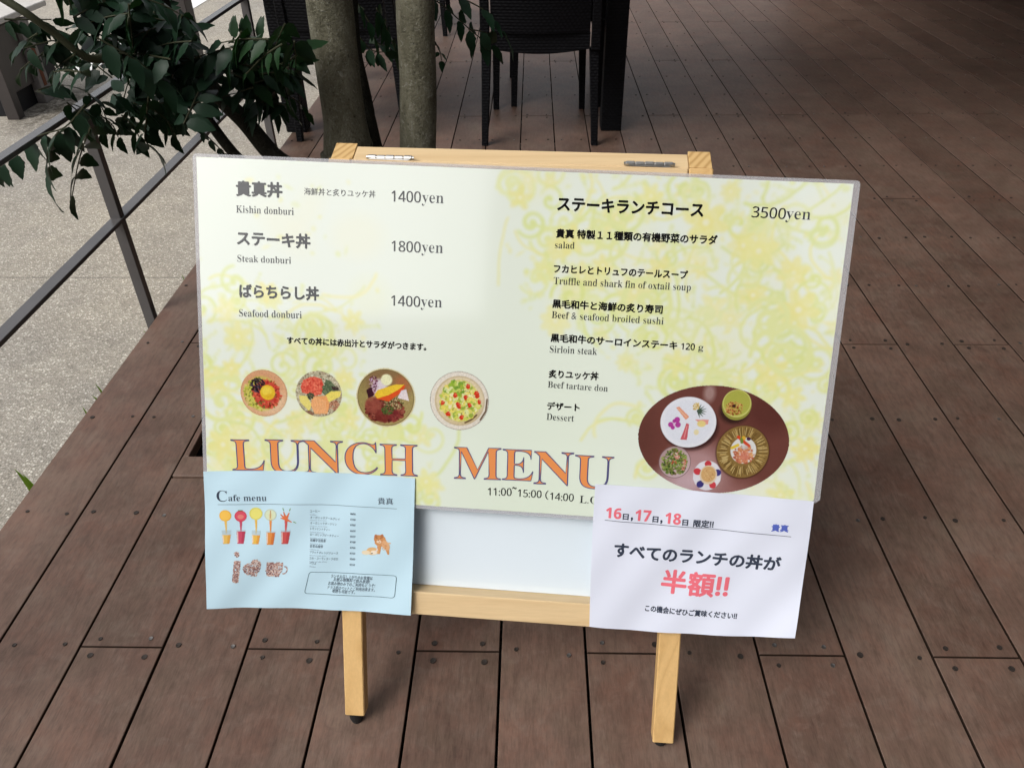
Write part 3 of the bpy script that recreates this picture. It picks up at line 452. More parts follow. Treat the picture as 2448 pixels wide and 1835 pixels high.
# soil in the pit, gently mounded
vs, fs = [], []; n = 22
for j in range(n):
    for i in range(n):
        x = xa + .003 + (xb - xa - .006) * i / (n - 1); y = ya + .003 + (yb - ya - .006) * j / (n - 1)
        vs.append((x, y, -.225 + .03 * math.sin(3.1 * i / n) * math.sin(3.1 * j / n) + random.uniform(-.008, .008)))
for j in range(n - 1):
    for i in range(n - 1): fs.append((j * n + i, j * n + i + 1, (j + 1) * n + i + 1, (j + 1) * n + i))
mesh('soil', vs, fs, M['soil'], smooth=True, kind='structure')

# white painted line on the paving beyond the terrace
mesh('painted_line', [(-3.06, 5.26, -.246), (-2.90, 5.26, -.246), (-2.90, 14, -.246), (-3.06, 14, -.246)], [(0, 1, 2, 3)], M['white_line'], kind='structure')

# ------------------------------------------------------------------ terrace roof and dark house wall (they shade the far right of the deck)
mb = MB(); mb.box((1.05, .7, 2.12), (6.2, 10.2, 2.27)); o = mb.obj('roof', M['roofing'], kind='structure')
mb = MB(); mb.box((-.35, -2.3, 3.0), (4.2, .55, 3.12)); o = mb.obj('added_front_shade', M['roofing'], kind='structure')  # unseen slab added above the camera to keep sky light off the front deck
mb = MB(); mb.box((3.72, -1.4, -.02), (3.87, 10.2, 2.119)); o = mb.obj('wall', M['dark_wall'], kind='structure')
mb = MB(); mb.box((2.2, 7.3, .001), (3.719, 7.46, 2.119)); o = mb.obj('wall', M['dark_wall'], kind='structure')
# unseen dark blocks added behind the camera to darken part of the poster's reflection
mb = MB(); mb.box((-16, -9.0, -.25), (16, -8.2, 3.6)); mb.box((-1.1, -8.19, -.25), (2.2, -7.6, 8.5)); mb.obj('added_reflection_blocks', M['dark_frame'], kind='structure')

# ------------------------------------------------------------------ railing
RX = -1.075
rail = empty('railing', (RX, 1.861, -.25), 'dark grey steel railing with two flat rails along the left edge of the deck', 'railing')
def wobj(mb, name, mat, parent, **k): return world_parent(mb.obj(name, mat, parent, **k), parent)
for y in (.557, 1.861, 3.165, 4.469, 5.773, 7.077):
    mb = MB(); mb.box((RX - .013, y - .011, -.249), (RX + .015, y + .011, .555), .0012); wobj(mb, 'post', M['rail'], rail)
for z, xo, xi in ((.565, -.013, .013), (.278, -.0135, .0175)):
    mb = MB(); mb.box((RX + xo, -.2, z - .007), (RX + xi, 8.2, z + .004), .001); wobj(mb, 'rail', M['rail'], rail)

# ------------------------------------------------------------------ far left: low planter and a dark pole on the paving
pl = empty('planter_box', (-3.15, 4.5, -.25), 'low black planter box with weathered grey metal posts on the paving at far left', 'planter')
mb = MB(); mb.box((-3.60, 4.36, -.249), (-2.90, 4.90, .10), .004); wobj(mb, 'box', M['black'], pl)
mb = MB(); mb.box((-2.915, 4.30, -.249), (-2.845, 4.358, .215), .003); wobj(mb, 'post', M['dark_frame'], pl)
mb = MB(); mb.box((-2.899, 4.60, -.249), (-2.845, 4.70, .200), .003); wobj(mb, 'post', M['grey_frame'], pl)
mb = MB(); mb.box((-2.899, 4.359, -.13), (-2.872, 4.599, .200), .002); wobj(mb, 'side_panel', M['dark_frame'], pl)
mb = MB(); mb.box((-3.60, 4.30, .2155), (-2.835, 4.92, .245), .004); wobj(mb, 'cap', M['concrete'], pl)
rust = m_plain('rusty_slot', (.13, .045, .022), .8, .2)
mb = MB(); mb.box((-2.847, 4.635, -.16), (-2.842, 4.665, .05)); wobj(mb, 'slot', rust, pl)

mb = MB(); mb.box((-1.99, 4.60, -.249), (-1.89, 4.70, 2.3), .003); pole = mb.obj('pole', M['dark_frame'])
pole['label'] = 'dark square metal pole standing on the paving behind the tree leaves'; pole['category'] = 'pole'

# ------------------------------------------------------------------ wicker table and chairs
tb = empty('dining_table', (-.342, 3.7, 0), 'square-legged black woven wicker table standing across the deck behind the tree', 'table')
for x in (-1.017, .333):
    for y in (3.375, 4.06):
        mb = MB(); mb.box((x - .043, y - .043, .0005), (x + .043, y + .043, .655), .004); wobj(mb, 'leg', M['wicker'], tb)
mb = MB(); mb.box((-1.06, 3.332, .656), (.376, 4.103, .715), .004); wobj(mb, 'apron', M['wicker'], tb)
mb = MB(); mb.box((-1.075, 3.317, .7155), (.391, 4.118, .727), .003); wobj(mb, 'table_top', m_plain('dark_glass_top', (.02, .02, .025), .08, .6), tb)

def make_chair(label, group):
    """origin on the floor between the legs; the backrest stands at -y"""
    t = empty('wicker_chair', (0, 0, 0), label, 'chair', group)
    W = MB
    for sx in (-1, 1):
        mb = W(); mb.bar((sx * .224, -.02, .0005), (sx * .208, .012, .37), .026, .026, .038, .040, ch=.003); mb.obj('leg', M['wicker'], t)
        mb = W(); mb.bar((sx * .196, .455, .0005), (sx * .186, .448, .37), .026, .026, .034, .036, ch=.003); mb.obj('leg', M['wicker'], t)
        mb = W(); mb.bar((sx * .212, -.012, .371), (sx * .205, -.075, .86), .036, .034, .030, .026, ch=.003); mb.obj('back_post', M['wicker'], t)
    # seat shell with a sagging lower edge
    vs, fs = [], []; n = 12
    for i in range(n + 1):
        u = i / n; x = -.189 + .378 * u; zb = .372 - .018 * math.sin(PI * u)
        vs += [(x, -.022, zb), (x, .470, zb), (x, .470, .43), (x, -.022, .43)]
    for i in range(n):
        a = i * 4
        fs += [(a, a + 4, a + 5, a + 1), (a + 1, a + 5, a + 6, a + 2), (a + 2, a + 6, a + 7, a + 3), (a + 3, a + 7, a + 4, a)]
    fs += [(0, 1, 2, 3), (n * 4 + 3, n * 4 + 2, n * 4 + 1, n * 4)]
    mesh('seat', vs, fs, M['wicker'], t)
    vs, fs = [], []; m = 8
    for j in range(m + 1):
        for i in range(n + 1):
            u = i / n; v = j / m; z = .432 + .42 * v + .03 * math.sin(PI * u) * (v > .99)
            y = -.016 - .062 * v - .018 * math.sin(PI * u)
            vs.append((-.187 + .374 * u, y - .010, z)); vs.append((-.187 + .374 * u, y + .014, z))
    st = (n + 1) * 2
    for j in range(m):
        for i in range(n):
            a = j * st + i * 2
            fs += [(a, a + 2, a + st + 2, a + st), (a + 1, a + st + 1, a + st + 3, a + 3)]
    for j in range(m):
        a = j * st; fs.append((a, a + st, a + st + 1, a + 1)); a += n * 2; fs.append((a, a + 1, a + st + 1, a + st))
    for i in range(n):
        a = i * 2; fs.append((a, a + 1, a + 3, a + 2)); a += m * st; fs.append((a, a + 2, a + 3, a + 1))
    mesh('backrest', vs, fs, M['wicker'], t)
    mb = W(); mb.box((-.186, .03, .4305), (.186, .44, .465), .012); mb.obj('seat_pad', m_plain('charcoal_cushion', (.02, .02, .023), .85, .2, 0, 60, .3), t)
    return t
def copy_thing(src, label):
    r = src.copy(); C.objects.link(r); r['label'] = label
    for ch in src.children:
        c = ch.copy(); C.objects.link(c); c.parent = r
    return r
GR = 'black wicker chairs around the terrace tables'
ch1 = make_chair('black wicker chair with its back to the easel, beside the right table leg', GR)
ch1.location = (.028, 3.19, 0)
ch2 = copy_thing(ch1, 'black wicker chair at the deck edge, half hidden behind the tree trunks'); ch2.location = (-.752, 3.25, 0)
ch3 = copy_thing(ch1, 'black wicker chair across the table, its legs seen under the nearer middle chair'); ch3.location = (.118, 4.135, 0); ch3.rotation_euler = (0, 0, PI - .02)
ch4 = copy_thing(ch1, 'farthest black wicker chair, one leg showing right of the trunks at the top edge'); ch4.location = (-.755, 5.08, 0); ch4.rotation_euler = (0, 0, -.02)

# ------------------------------------------------------------------ tree
tree = empty('tree', (-.37, 1.97, -.22), 'multi-stemmed tree with smooth grey green trunks and dark glossy compound leaves growing through the deck', 'tree')
def tpart(pts, name, mat, seg=18, jit=.03, n=6):
    mb = MB(); mb.tube(smooth_path(pts, n), seg, jit); o = mb.obj(name, mat, tree, smooth=True); return world_parent(o, tree)
def VP(l): return [(Vector(p), r) for p, r in l]
TRUNK1 += [([-.63, 1.96, 1.55], .046), ([-.60, 2.35, 2.25], .026), ([-.42, 2.85, 2.65], .010)]
TRUNK2 += [([-.27, 2.02, 1.55], .038), ([-.15, 2.45, 2.2], .022), ([.08, 2.95, 2.6], .009)]
TRUNK3 += [([-.52, 2.25, 1.6], .014), ([-.85, 2.9, 2.25], .007)]
for a_, b_, c_ in (([-.61, 2.0, 1.75], [-.8, 2.6, 2.1], [-.7, 3.2, 2.2]), ([-.24, 2.15, 1.75], [.15, 2.6, 2.0], [.4, 3.1, 2.1]), ([-.22, 2.2, 1.9], [-.35, 2.9, 2.15], [-.2, 3.6, 2.2])):
    tpart(VP([(a_, .018), (b_, .012), (c_, .005)]), 'branch', M['bark'], 10)
tpart([(p, r * .94) for p, r in VP(TRUNK1)], 'trunk', M['bark'], 28, .035, 10)
tpart(VP(TRUNK2), 'trunk', M['bark'], 24, .025, 10)
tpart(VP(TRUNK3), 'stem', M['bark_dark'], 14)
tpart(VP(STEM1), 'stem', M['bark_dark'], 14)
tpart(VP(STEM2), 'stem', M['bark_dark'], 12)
tpart(VP(STEM3), 'branch', M['twig'], 10, .02)
def leaf_mesh(i):
    r = random.Random(100 + i); n = 8; w0 = r.uniform(.21, .27); droop = r.uniform(.10, .30); fold = r.uniform(.10, .26); vs, fs = [], []; tw = r.uniform(-.25, .25)
    for k in range(n + 1):
        t = k / n; w = w0 * (math.sin(PI * min(1, t ** .78)) ** .85 if 0 < t < 1 else 0) * (1.06 - .25 * t)
        if k == n: w = 0
        z = -droop * t * t; a = tw * t; wob = .015 * math.sin(9 * t + i)
        ser = 1 + (.09 if k % 2 else -.06)
        for sgn in (-1, 0, 1):
            vs.append((t, sgn * w * ser * math.cos(a), z + abs(sgn) * w * fold + sgn * w * math.sin(a) + (wob if sgn else 0)))
    for k in range(n):
        a = k * 3; fs += [(a, a + 3, a + 4, a + 1), (a + 1, a + 4, a + 5, a + 2)]
    me = bpy.data.meshes.new('leaf'); me.from_pydata(vs, [], fs); me.materials.append(M['leaf'][0]); me.polygons.foreach_set('use_smooth', [True] * len(fs)); me.update(); return me
LM = [leaf_mesh(i) for i in range(7)]
LM2 = [m.copy() for m in LM]
for m in LM2: m.materials[0] = M['leaf'][1]
leaves = []; twm = MB()
for si, (pts, npair, size, mode) in enumerate(SPRAYS):
    path = smooth_path([(Vector(p), .0016) for p in pts], 8)
    twm.tube([(p, .0019 - .0008 * i / len(path)) for i, (p, r) in enumerate(path)], 5)
    L = len(path) - 1; rr = random.Random(si * 7 + 3)
    up = (Vector((rr.uniform(-.35, .35), rr.uniform(-.7, -.1), 1.0))).normalized()
    for k in range(npair + 1):
        f = .12 + .88 * k / npair; idx = min(L - 1, int(f * L)); p = path[idx][0]; t = (path[min(idx + 1, L)][0] - path[max(idx - 1, 0)][0]).normalized()
        side = t.cross(up)
        if side.length < .1: side = Vector((1, 0, 0))
        side.normalize(); nrm = side.cross(t).normalized()
        sides = (1, -1) if k < npair else (0,)
        for s in sides:
            if s and rr.random() < .06: continue
            if mode == 'd': d = Vector((rr.uniform(-.25, .35), rr.uniform(-.3, .1), -1)) + t * .25 + side * s * .25
            elif mode == 'u': d = Vector((rr.uniform(-.2, .2), .25, 1)) + side * s * .2
            else: d = side * s * .85 + t * rr.uniform(.35, .65) + Vector((0, 0, rr.uniform(-.55, -.1)))
            if s == 0: d = t + Vector((0, 0, -.25 if mode != 'u' else .6))
            d.normalize(); nn = nrm + Vector((rr.uniform(-.45, .45), rr.uniform(-.55, .15), rr.uniform(-.1, .5)))
            if mode in 'du': nn = Vector((rr.uniform(-.6, .6), -1, rr.uniform(-.1, .5)))
            y = nn.cross(d)
            if y.length < .05: continue
            y.normalize(); z = d.cross(y)
            sz = size * rr.uniform(.95, 1.3) * (1.12 if s == 0 else 1)
            q = p + d * .004
            m = Matrix(((d.x * sz, y.x * sz, z.x * sz, q.x), (d.y * sz, y.y * sz, z.y * sz, q.y), (d.z * sz, y.z * sz, z.z * sz, q.z), (0, 0, 0, 1)))
            leaves.append((si, m, rr.randrange(7), p.x > -.66 and p.y < 1.95))
# the crown overhead, out of the picture, shades the table behind
rc = random.Random(77)
for _ in range(380):
    c0 = Vector((rc.gauss(-.2, .6), rc.gauss(3.05, .45), rc.uniform(1.55, 2.7)))
    if c0.y < 1.9 or c0.y > 3.9: continue
    a0 = rc.uniform(0, 6.28); e0 = Vector((math.cos(a0), math.sin(a0), rc.uniform(-.5, .2))) * .16
    twm.tube([(c0 - e0, .002), (c0, .0018), (c0 + e0, .001)], 4)
    for k in range(7):
        p = c0 + e0 * (k / 3 - 1)
        for s in (1, -1):
            d = (Vector((-math.sin(a0), math.cos(a0), -.35)) * s + e0.normalized() * .6).normalized(); y = Vector((rc.uniform(-.4, .4), rc.uniform(-.4, .4), 1)).cross(d).normalized(); z = d.cross(y); sz = rc.uniform(.06, .085)
            leaves.append((999, Matrix(((d.x * sz, y.x * sz, z.x * sz, p.x), (d.y * sz, y.y * sz, z.y * sz, p.y), (d.z * sz, y.z * sz, z.z * sz, p.z), (0, 0, 0, 1))), rc.randrange(7), False))
tw = twm.obj('twigs', M['twig'], tree); world_parent(tw, tree); tw['kind'] = 'stuff'
near = sorted(range(len(leaves)), key=lambda i: (leaves[i][0] > 19, leaves[i][1][1][3]))
keep = set(near[:296]); rest = MB()
inv = Matrix.Translation(-Vector(tree.location))
for i, (si, m, v, warm) in enumerate(leaves):
    if i in keep:
        o = bpy.data.objects.new('leaf', (LM2 if warm else LM)[v]); C.objects.link(o); o.parent = tree; o.matrix_basis = inv @ m
    else:
        me = LM[v]; rest.add([m @ x.co for x in me.vertices], [list(p.vertices) for p in me.polygons])
world_parent(rest.obj('dense_leaves', M['leaf'][0], tree, smooth=True, kind='stuff'), tree)

# weeds along the deck edge
WL = ['broad bright green weed blade at the deck edge near the lower left', 'small dark green weed tip at the deck edge above the broad weed', 'yellow green weed leaf sticking out from the deck edge left of the cafe menu', 'green weed tuft on the paving near the foot of the nearest railing post', 'tiny green sprig beside the deck edge left of the poster', 'thin green grass blade left of the trunks near the table leg', 'green grass blades on the paving by the second railing post']
for i, (tip, base) in enumerate(WEEDS):
    tip, base = Vector(tip), Vector(base); root = Vector((base.x - .012, base.y + .02, -.25))
    mb = MB()
    for q in range(3 if i in (0, 3, 6) else 2):
        e = tip + Vector((random.uniform(-.008, .02) * q, random.uniform(-.03, .03) * q, -.022 * q)); mid = root.lerp(e, .55) + Vector((.010, 0, .045))
        w = .0085 if i == 0 else .0065; n = 7; vs = []; fs = []
        for k in range(n + 1):
            t = k / n; p = root * (1 - t) ** 2 + mid * 2 * t * (1 - t) + e * t * t; ww = w * math.sin(PI * (.12 + .88 * t)) + .0004
            vs += [p + Vector((0, -ww, ww * .3)), p + Vector((0, 0, -ww * .4)), p + Vector((0, ww, ww * .3))]
        for k in range(n): a = k * 3; fs += [(a, a + 3, a + 4, a + 1), (a + 1, a + 4, a + 5, a + 2)]
        mb.add(vs, fs)
    o = mb.obj('weed', M['weed'], smooth=True); o['label'] = WL[i]; o['category'] = 'weed'; o['group'] = 'weeds growing along the deck edge'
# ------------------------------------------------------------------ the easel (folding A-frame of pine)
VO, VE1, VE2, VN = Vector(O_), Vector(E1_), Vector(E2_), Vector(N_)
def BP(u, v, n): return VO + VE1 * u + VE2 * v + VN * n
easel = empty('easel', (-.04, .64, 0), 'folding pine easel with two feet showing below the posters', 'easel')
foot_v = -(VO.z) / VE2.z
def fb(lo, hi, name, mat, ch=.0015):
    mb = MB(); mb.obox(VO, VE1, VE2, VN, lo, hi, ch); return world_parent(mb.obj(name, mat, easel), easel)
FD = .026                                                    # frame depth
def fbar(u0, v0, u1, v1, w, n0, n1, name, mat, ch=.0015):
    a = BP(u0, v0, 0); b = BP(u1, v1, 0); ax = (b - a).normalized(); sd = ax.cross(VN); L_ = (b - a).length
    mb = MB(); mb.obox(a, sd, ax, VN, (-w / 2, 0, n0), (w / 2, L_, n1), ch); return world_parent(mb.obj(name, mat, easel), easel)
# the frame sits a touch askew behind the poster
UL = lambda v: .2186 - .0236 * (v + .343) / .813
UR = lambda v: .6800 - .0190 * (v + .345) / .815
fbar(UL(-.344), -.3440, UL(.4660), .4660, .0295, -FD, -.0012, 'front_leg', M['pine_leg'])
fbar(UR(-.3465), -.3465, UR(.4715), .4715, .0305, -FD, -.0012, 'front_leg', M['pine_leg'])
fbar(.2105, .4505, .6450, .4562, .0300, -FD, -.0016, 'top_rail', M['pine_x'])
fbar(.2290, -.1490, .6600, -.1478, .0355, -FD, .0060, 'pen_ledge', M['pine_x'])
fb((.2260, -.1310, -.0215), (.6500, .4380, -.0170), 'whiteboard', M['board'])
for u, v in ((.2165, -.3440), (.6775, -.3465)):
    a = BP(u, v + .004, -FD / 2); b = Vector((a.x, a.y - .001, .0004))
    mb = MB(); mb.tube([(a, .0105), (a.lerp(b, .7), .0105), (b, .0085)], 16); world_parent(mb.obj('rubber_foot', M['rubber'], easel, smooth=False), easel)
# rear frame, hinged at the top and leaning the other way
RT = BP(.43, .4700, -FD - .001); VH = (VE1 + VE2 * .0145).normalized()
rd = Vector((VE2.x * .3, .235, -.972)).normalized()            # down the rear legs
rx = VE1.copy(); rx.z = 0; rx.normalize(); rn = rx.cross(-rd).normalized()  # towards the viewer
if rn.y > 0: rn = -rn
def rb(u0, u1, s0, s1, t0, t1, name, mat, ch=.0012):
    """u along width from the left, s down the leg, t depth behind the hinge plane"""
    mb = MB(); base = RT + VH * (u0 - .43) + VH * (u1 - u0) / 2
    mb.obox(base, VH, rd, rn, (-(u1 - u0) / 2, s0, -t1), ((u1 - u0) / 2, s1, -t0), ch); return world_parent(mb.obj(name, mat, easel), easel)
Lr = (RT.z - .006) / -rd.z
for u in (.1760, .6495):
    rb(u, u + .0292, .0012, Lr - .006, .0, .036, 'rear_leg', M['pine_leg'])
    rb(u, u + .0292, -.0010, .0010, .0, .036, 'rear_leg_end', M['end'], .0004)
rb(.2056, .6492, -.0002, .030, .0, .0305, 'rear_rail', M['pine_x'])
rb(.2056, .6492, Lr * .72, Lr * .72 + .03, .005, .030, 'rear_rail', M['pine_x'])
# hinges: knuckled barrels on the joint
for ua, ub, v in ((.2277, .2873, .4672), (.5662, .6278, .4722)):
    h = bpy.data.objects.new('hinge', None); C.objects.link(h)
    a = BP(ua, v, -FD + .001) + Vector((0, -.002, .0042)); b = BP(ub, v + .0008, -FD + .001) + Vector((0, -.002, .0042))
    mb = MB(); n = 5; g = (b - a) / n
    for q in range(n):
        p0, p1 = a + g * (q + .04), a + g * (q + .96); r = .0034 if q % 2 == 0 else .0030
        mb.tube([(p0, r * .8), (p0.lerp(p1, .06), r), (p0.lerp(p1, .94), r), (p1, r * .8)], 12)
    mb.tube([(a - g.normalized() * .002, .0024), (b + g.normalized() * .002, .0024)], 10)
    mb.obox((a + b) / 2, VE1, VE2, VN, (-.026, -.0035, -.008), (.026, -.0025, .010))
    C.objects.unlink(h); bpy.data.objects.remove(h)
    world_parent(mb.obj('hinge', M['steel'], easel), easel)

# ------------------------------------------------------------------ printing helpers
_tc = bpy.data.collections.new('tmp_text'); C.children.link(_tc)
def _glyphs(s, fill, res=4):
    cu = bpy.data.curves.new('t', 'FONT'); cu.body = s; cu.size = 1; cu.resolution_u = res; cu.fill_mode = 'FRONT' if fill else 'NONE'
    o = bpy.data.objects.new('t', cu); _tc.objects.link(o)
    dg = bpy.context.evaluated_depsgraph_get(); dg.update()
    me = bpy.data.meshes.new_from_object(o.evaluated_get(dg))
    V = np.array([v.co[:2] for v in me.vertices]).reshape(-1, 2)
    Fc = [list(p.vertices) for p in me.polygons]; E = [tuple(e.vertices) for e in me.edges]
    bpy.data.objects.remove(o); bpy.data.curves.remove(cu); bpy.data.meshes.remove(me)
    return V, Fc, E
def mathbold(s, up, lo, dg=None):
    r = ''
    for ch in s:
        if 'A' <= ch <= 'Z': r += chr(up + ord(ch) - 65)
        elif 'a' <= ch <= 'z': r += chr(lo + ord(ch) - 97)
        elif '0' <= ch <= '9' and dg: r += chr(dg + ord(ch) - 48)
        else: r += ch
    return r
def loops_of(V, E):
    adj = {}
    for a, b in E: adj.setdefault(a, []).append(b); adj.setdefault(b, []).append(a)
    seen = set(); out = []
    for st in adj:
        if st in seen: continue
        lp = [st]; seen.add(st); cur = st
        while True:
            nx = [q for q in adj[cur] if q not in seen]
            if not nx: break
            cur = nx[0]; lp.append(cur); seen.add(cur)
        if len(lp) > 2: out.append(V[lp])
    return out
def area(p): x, y = p[:, 0], p[:, 1]; return .5 * float(np.sum(x * np.roll(y, -1) - np.roll(x, -1) * y))
def inside(pt, p):
    c = False; x, y = pt; j = len(p) - 1
    for i in range(len(p)):
        if (p[i][1] > y) != (p[j][1] > y) and x < (p[j][0] - p[i][0]) * (y - p[i][1]) / (p[j][1] - p[i][1]) + p[i][0]: c = not c
        j = i
    return c
def normals(p, hole):
    d = np.roll(p, -1, 0) - np.roll(p, 1, 0); d /= np.maximum(np.linalg.norm(d, axis=1, keepdims=True), 1e-9)
    n = np.stack([d[:, 1], -d[:, 0]], 1)
    return n if (area(p) > 0) ^ hole else -n
def serif(s, thin_x, thin_y):
    V, _, E = _glyphs(mathbold(s, 0x1D400, 0x1D41A, 0x1D7CE), False, 5)
    L = loops_of(V, E); out = []
    for i, p in enumerate(L):
        hole = sum(inside(p[0] + 1e-5, q) for j, q in enumerate(L) if j != i) % 2 == 1
        n = normals(p, hole); out.append((p - n * np.array([thin_x, thin_y]), n))
    return out
def tess(loops):
    """triangulate outline loops, one outer contour with its own holes at a time"""
    n = len(loops); dep = [[j for j in range(n) if j != i and inside(loops[i][0] + 1e-5, loops[j])] for i in range(n)]
    VV = []; FF = []; k = 0
    for i in range(n):
        if len(dep[i]) % 2: continue
        grp = [loops[i]] + [loops[h] for h in range(n) if len(dep[h]) == len(dep[i]) + 1 and i in dep[h]]
        V, F = _tess(grp); VV.append(V); FF += [[q + k for q in f] for f in F]; k += len(V)
    return np.concatenate(VV), FF
def _tess(loops):
    polys = [[Vector((x, y, 0)) for x, y in p] for p in loops]
    F = geometry.tessellate_polygon(polys); V = [tuple(v[:2]) for p in polys for v in p]
    return np.array(V), [list(f) for f in F]
_gc = {}
def glyphs(s, sty):
    """-> list of (verts2d, faces, z index)"""
    if (s, sty) in _gc: return _gc[(s, sty)]
    if sty == 's':
        V, Fc = tess([p for p, n in serif(s, .016, .002)]); r = [(V, Fc, 0)]
    else:
        st = s
        if sty in 'nN': st = mathbold(s, 0x1D5A0, 0x1D5BA, 0x1D7E2)
        if sty == 'B': st = mathbold(s, 0x1D5D4, 0x1D5EE, 0x1D7EC)
        V, Fc, _ = _glyphs(st, True, 3); o = {'r': .006, 'm': .035, 'b': .036, 'h': .030, 'n': .010, 'N': .020, 'B': .012}[sty]
        ks = [(0, 0), (o, 0), (-o, 0), (0, o), (0, -o)] if sty not in 'rn' else [(-o, 0), (o, 0)]
        if sty in 'bhm': ks += [(o * .7, o * .7), (-o * .7, o * .7), (o * .7, -o * .7), (-o * .7, -o * .7)]
        r = [(V + np.array(k), Fc, i) for i, k in enumerate(ks)]
    _gc[(s, sty)] = r; return r
_pm = {}
def ink(c):
    c = tuple(c)
    if c not in _pm: _pm[c] = m_print('ink_%02x%02x%02x' % c, col=tuple(x * .86 for x in lin(c)), rough=PRINT_ROUGH, spec=PRINT_SPEC)
    return _pm[c]
def put_text(items, fn, parent, n0, off, name='lettering', gloss=True):
    """one mesh per line of lettering; fn(u, v, n) -> world"""
    for s, sty, ax, ay, bx, by, h, c in items:
        a = np.array([ax, ay]); e = np.array([bx - ax, by - ay]); w = np.linalg.norm(e); e /= w; p_ = np.array([-e[1], e[0]])
        if sty == 'L':
            lp = serif(s, .008, -.001); al = np.concatenate([p for p, n in lp]); lo, hi = al.min(0), al.max(0); sc = np.array([w, h]) / (hi - lo)
            V, Fc = tess([p for p, n in lp])
            q = (V - lo) * sc; pts = [fn(*(a + e * x + p_ * y), n0) - off for x, y in q]
            o = mesh(name, pts, Fc, ink(c), parent)
            mb = MB()
            for p, n in lp:
                for (t0, t1) in ((.004, -.015),):
                    A_ = (p + n * t0 - lo) * sc; B_ = (p + n * t1 - lo) * sc; m = len(p)
                    vs = [fn(*(a + e * x + p_ * y), n0 + .00006) - off for x, y in A_] + [fn(*(a + e * x + p_ * y), n0 + .00006) - off for x, y in B_]
                    mb.add(vs, [[i, (i + 1) % m, (i + 1) % m + m, i + m] for i in range(m)])
            mb.obj('letter_outline', ink((86, 84, 128)), parent); continue
        G = glyphs(s, sty); al = np.concatenate([g[0] for g in G]); lo, hi = al.min(0), al.max(0); sc = np.array([w, h]) / np.maximum(hi - lo, 1e-6)
        mb = MB()
        for V, Fc, zi in G:
            q = (V - lo) * sc
            mb.add([fn(*(a + e * x + p_ * y), n0 + zi * .000012) - off for x, y in q], Fc)
        mb.obj(name, ink(c), parent)

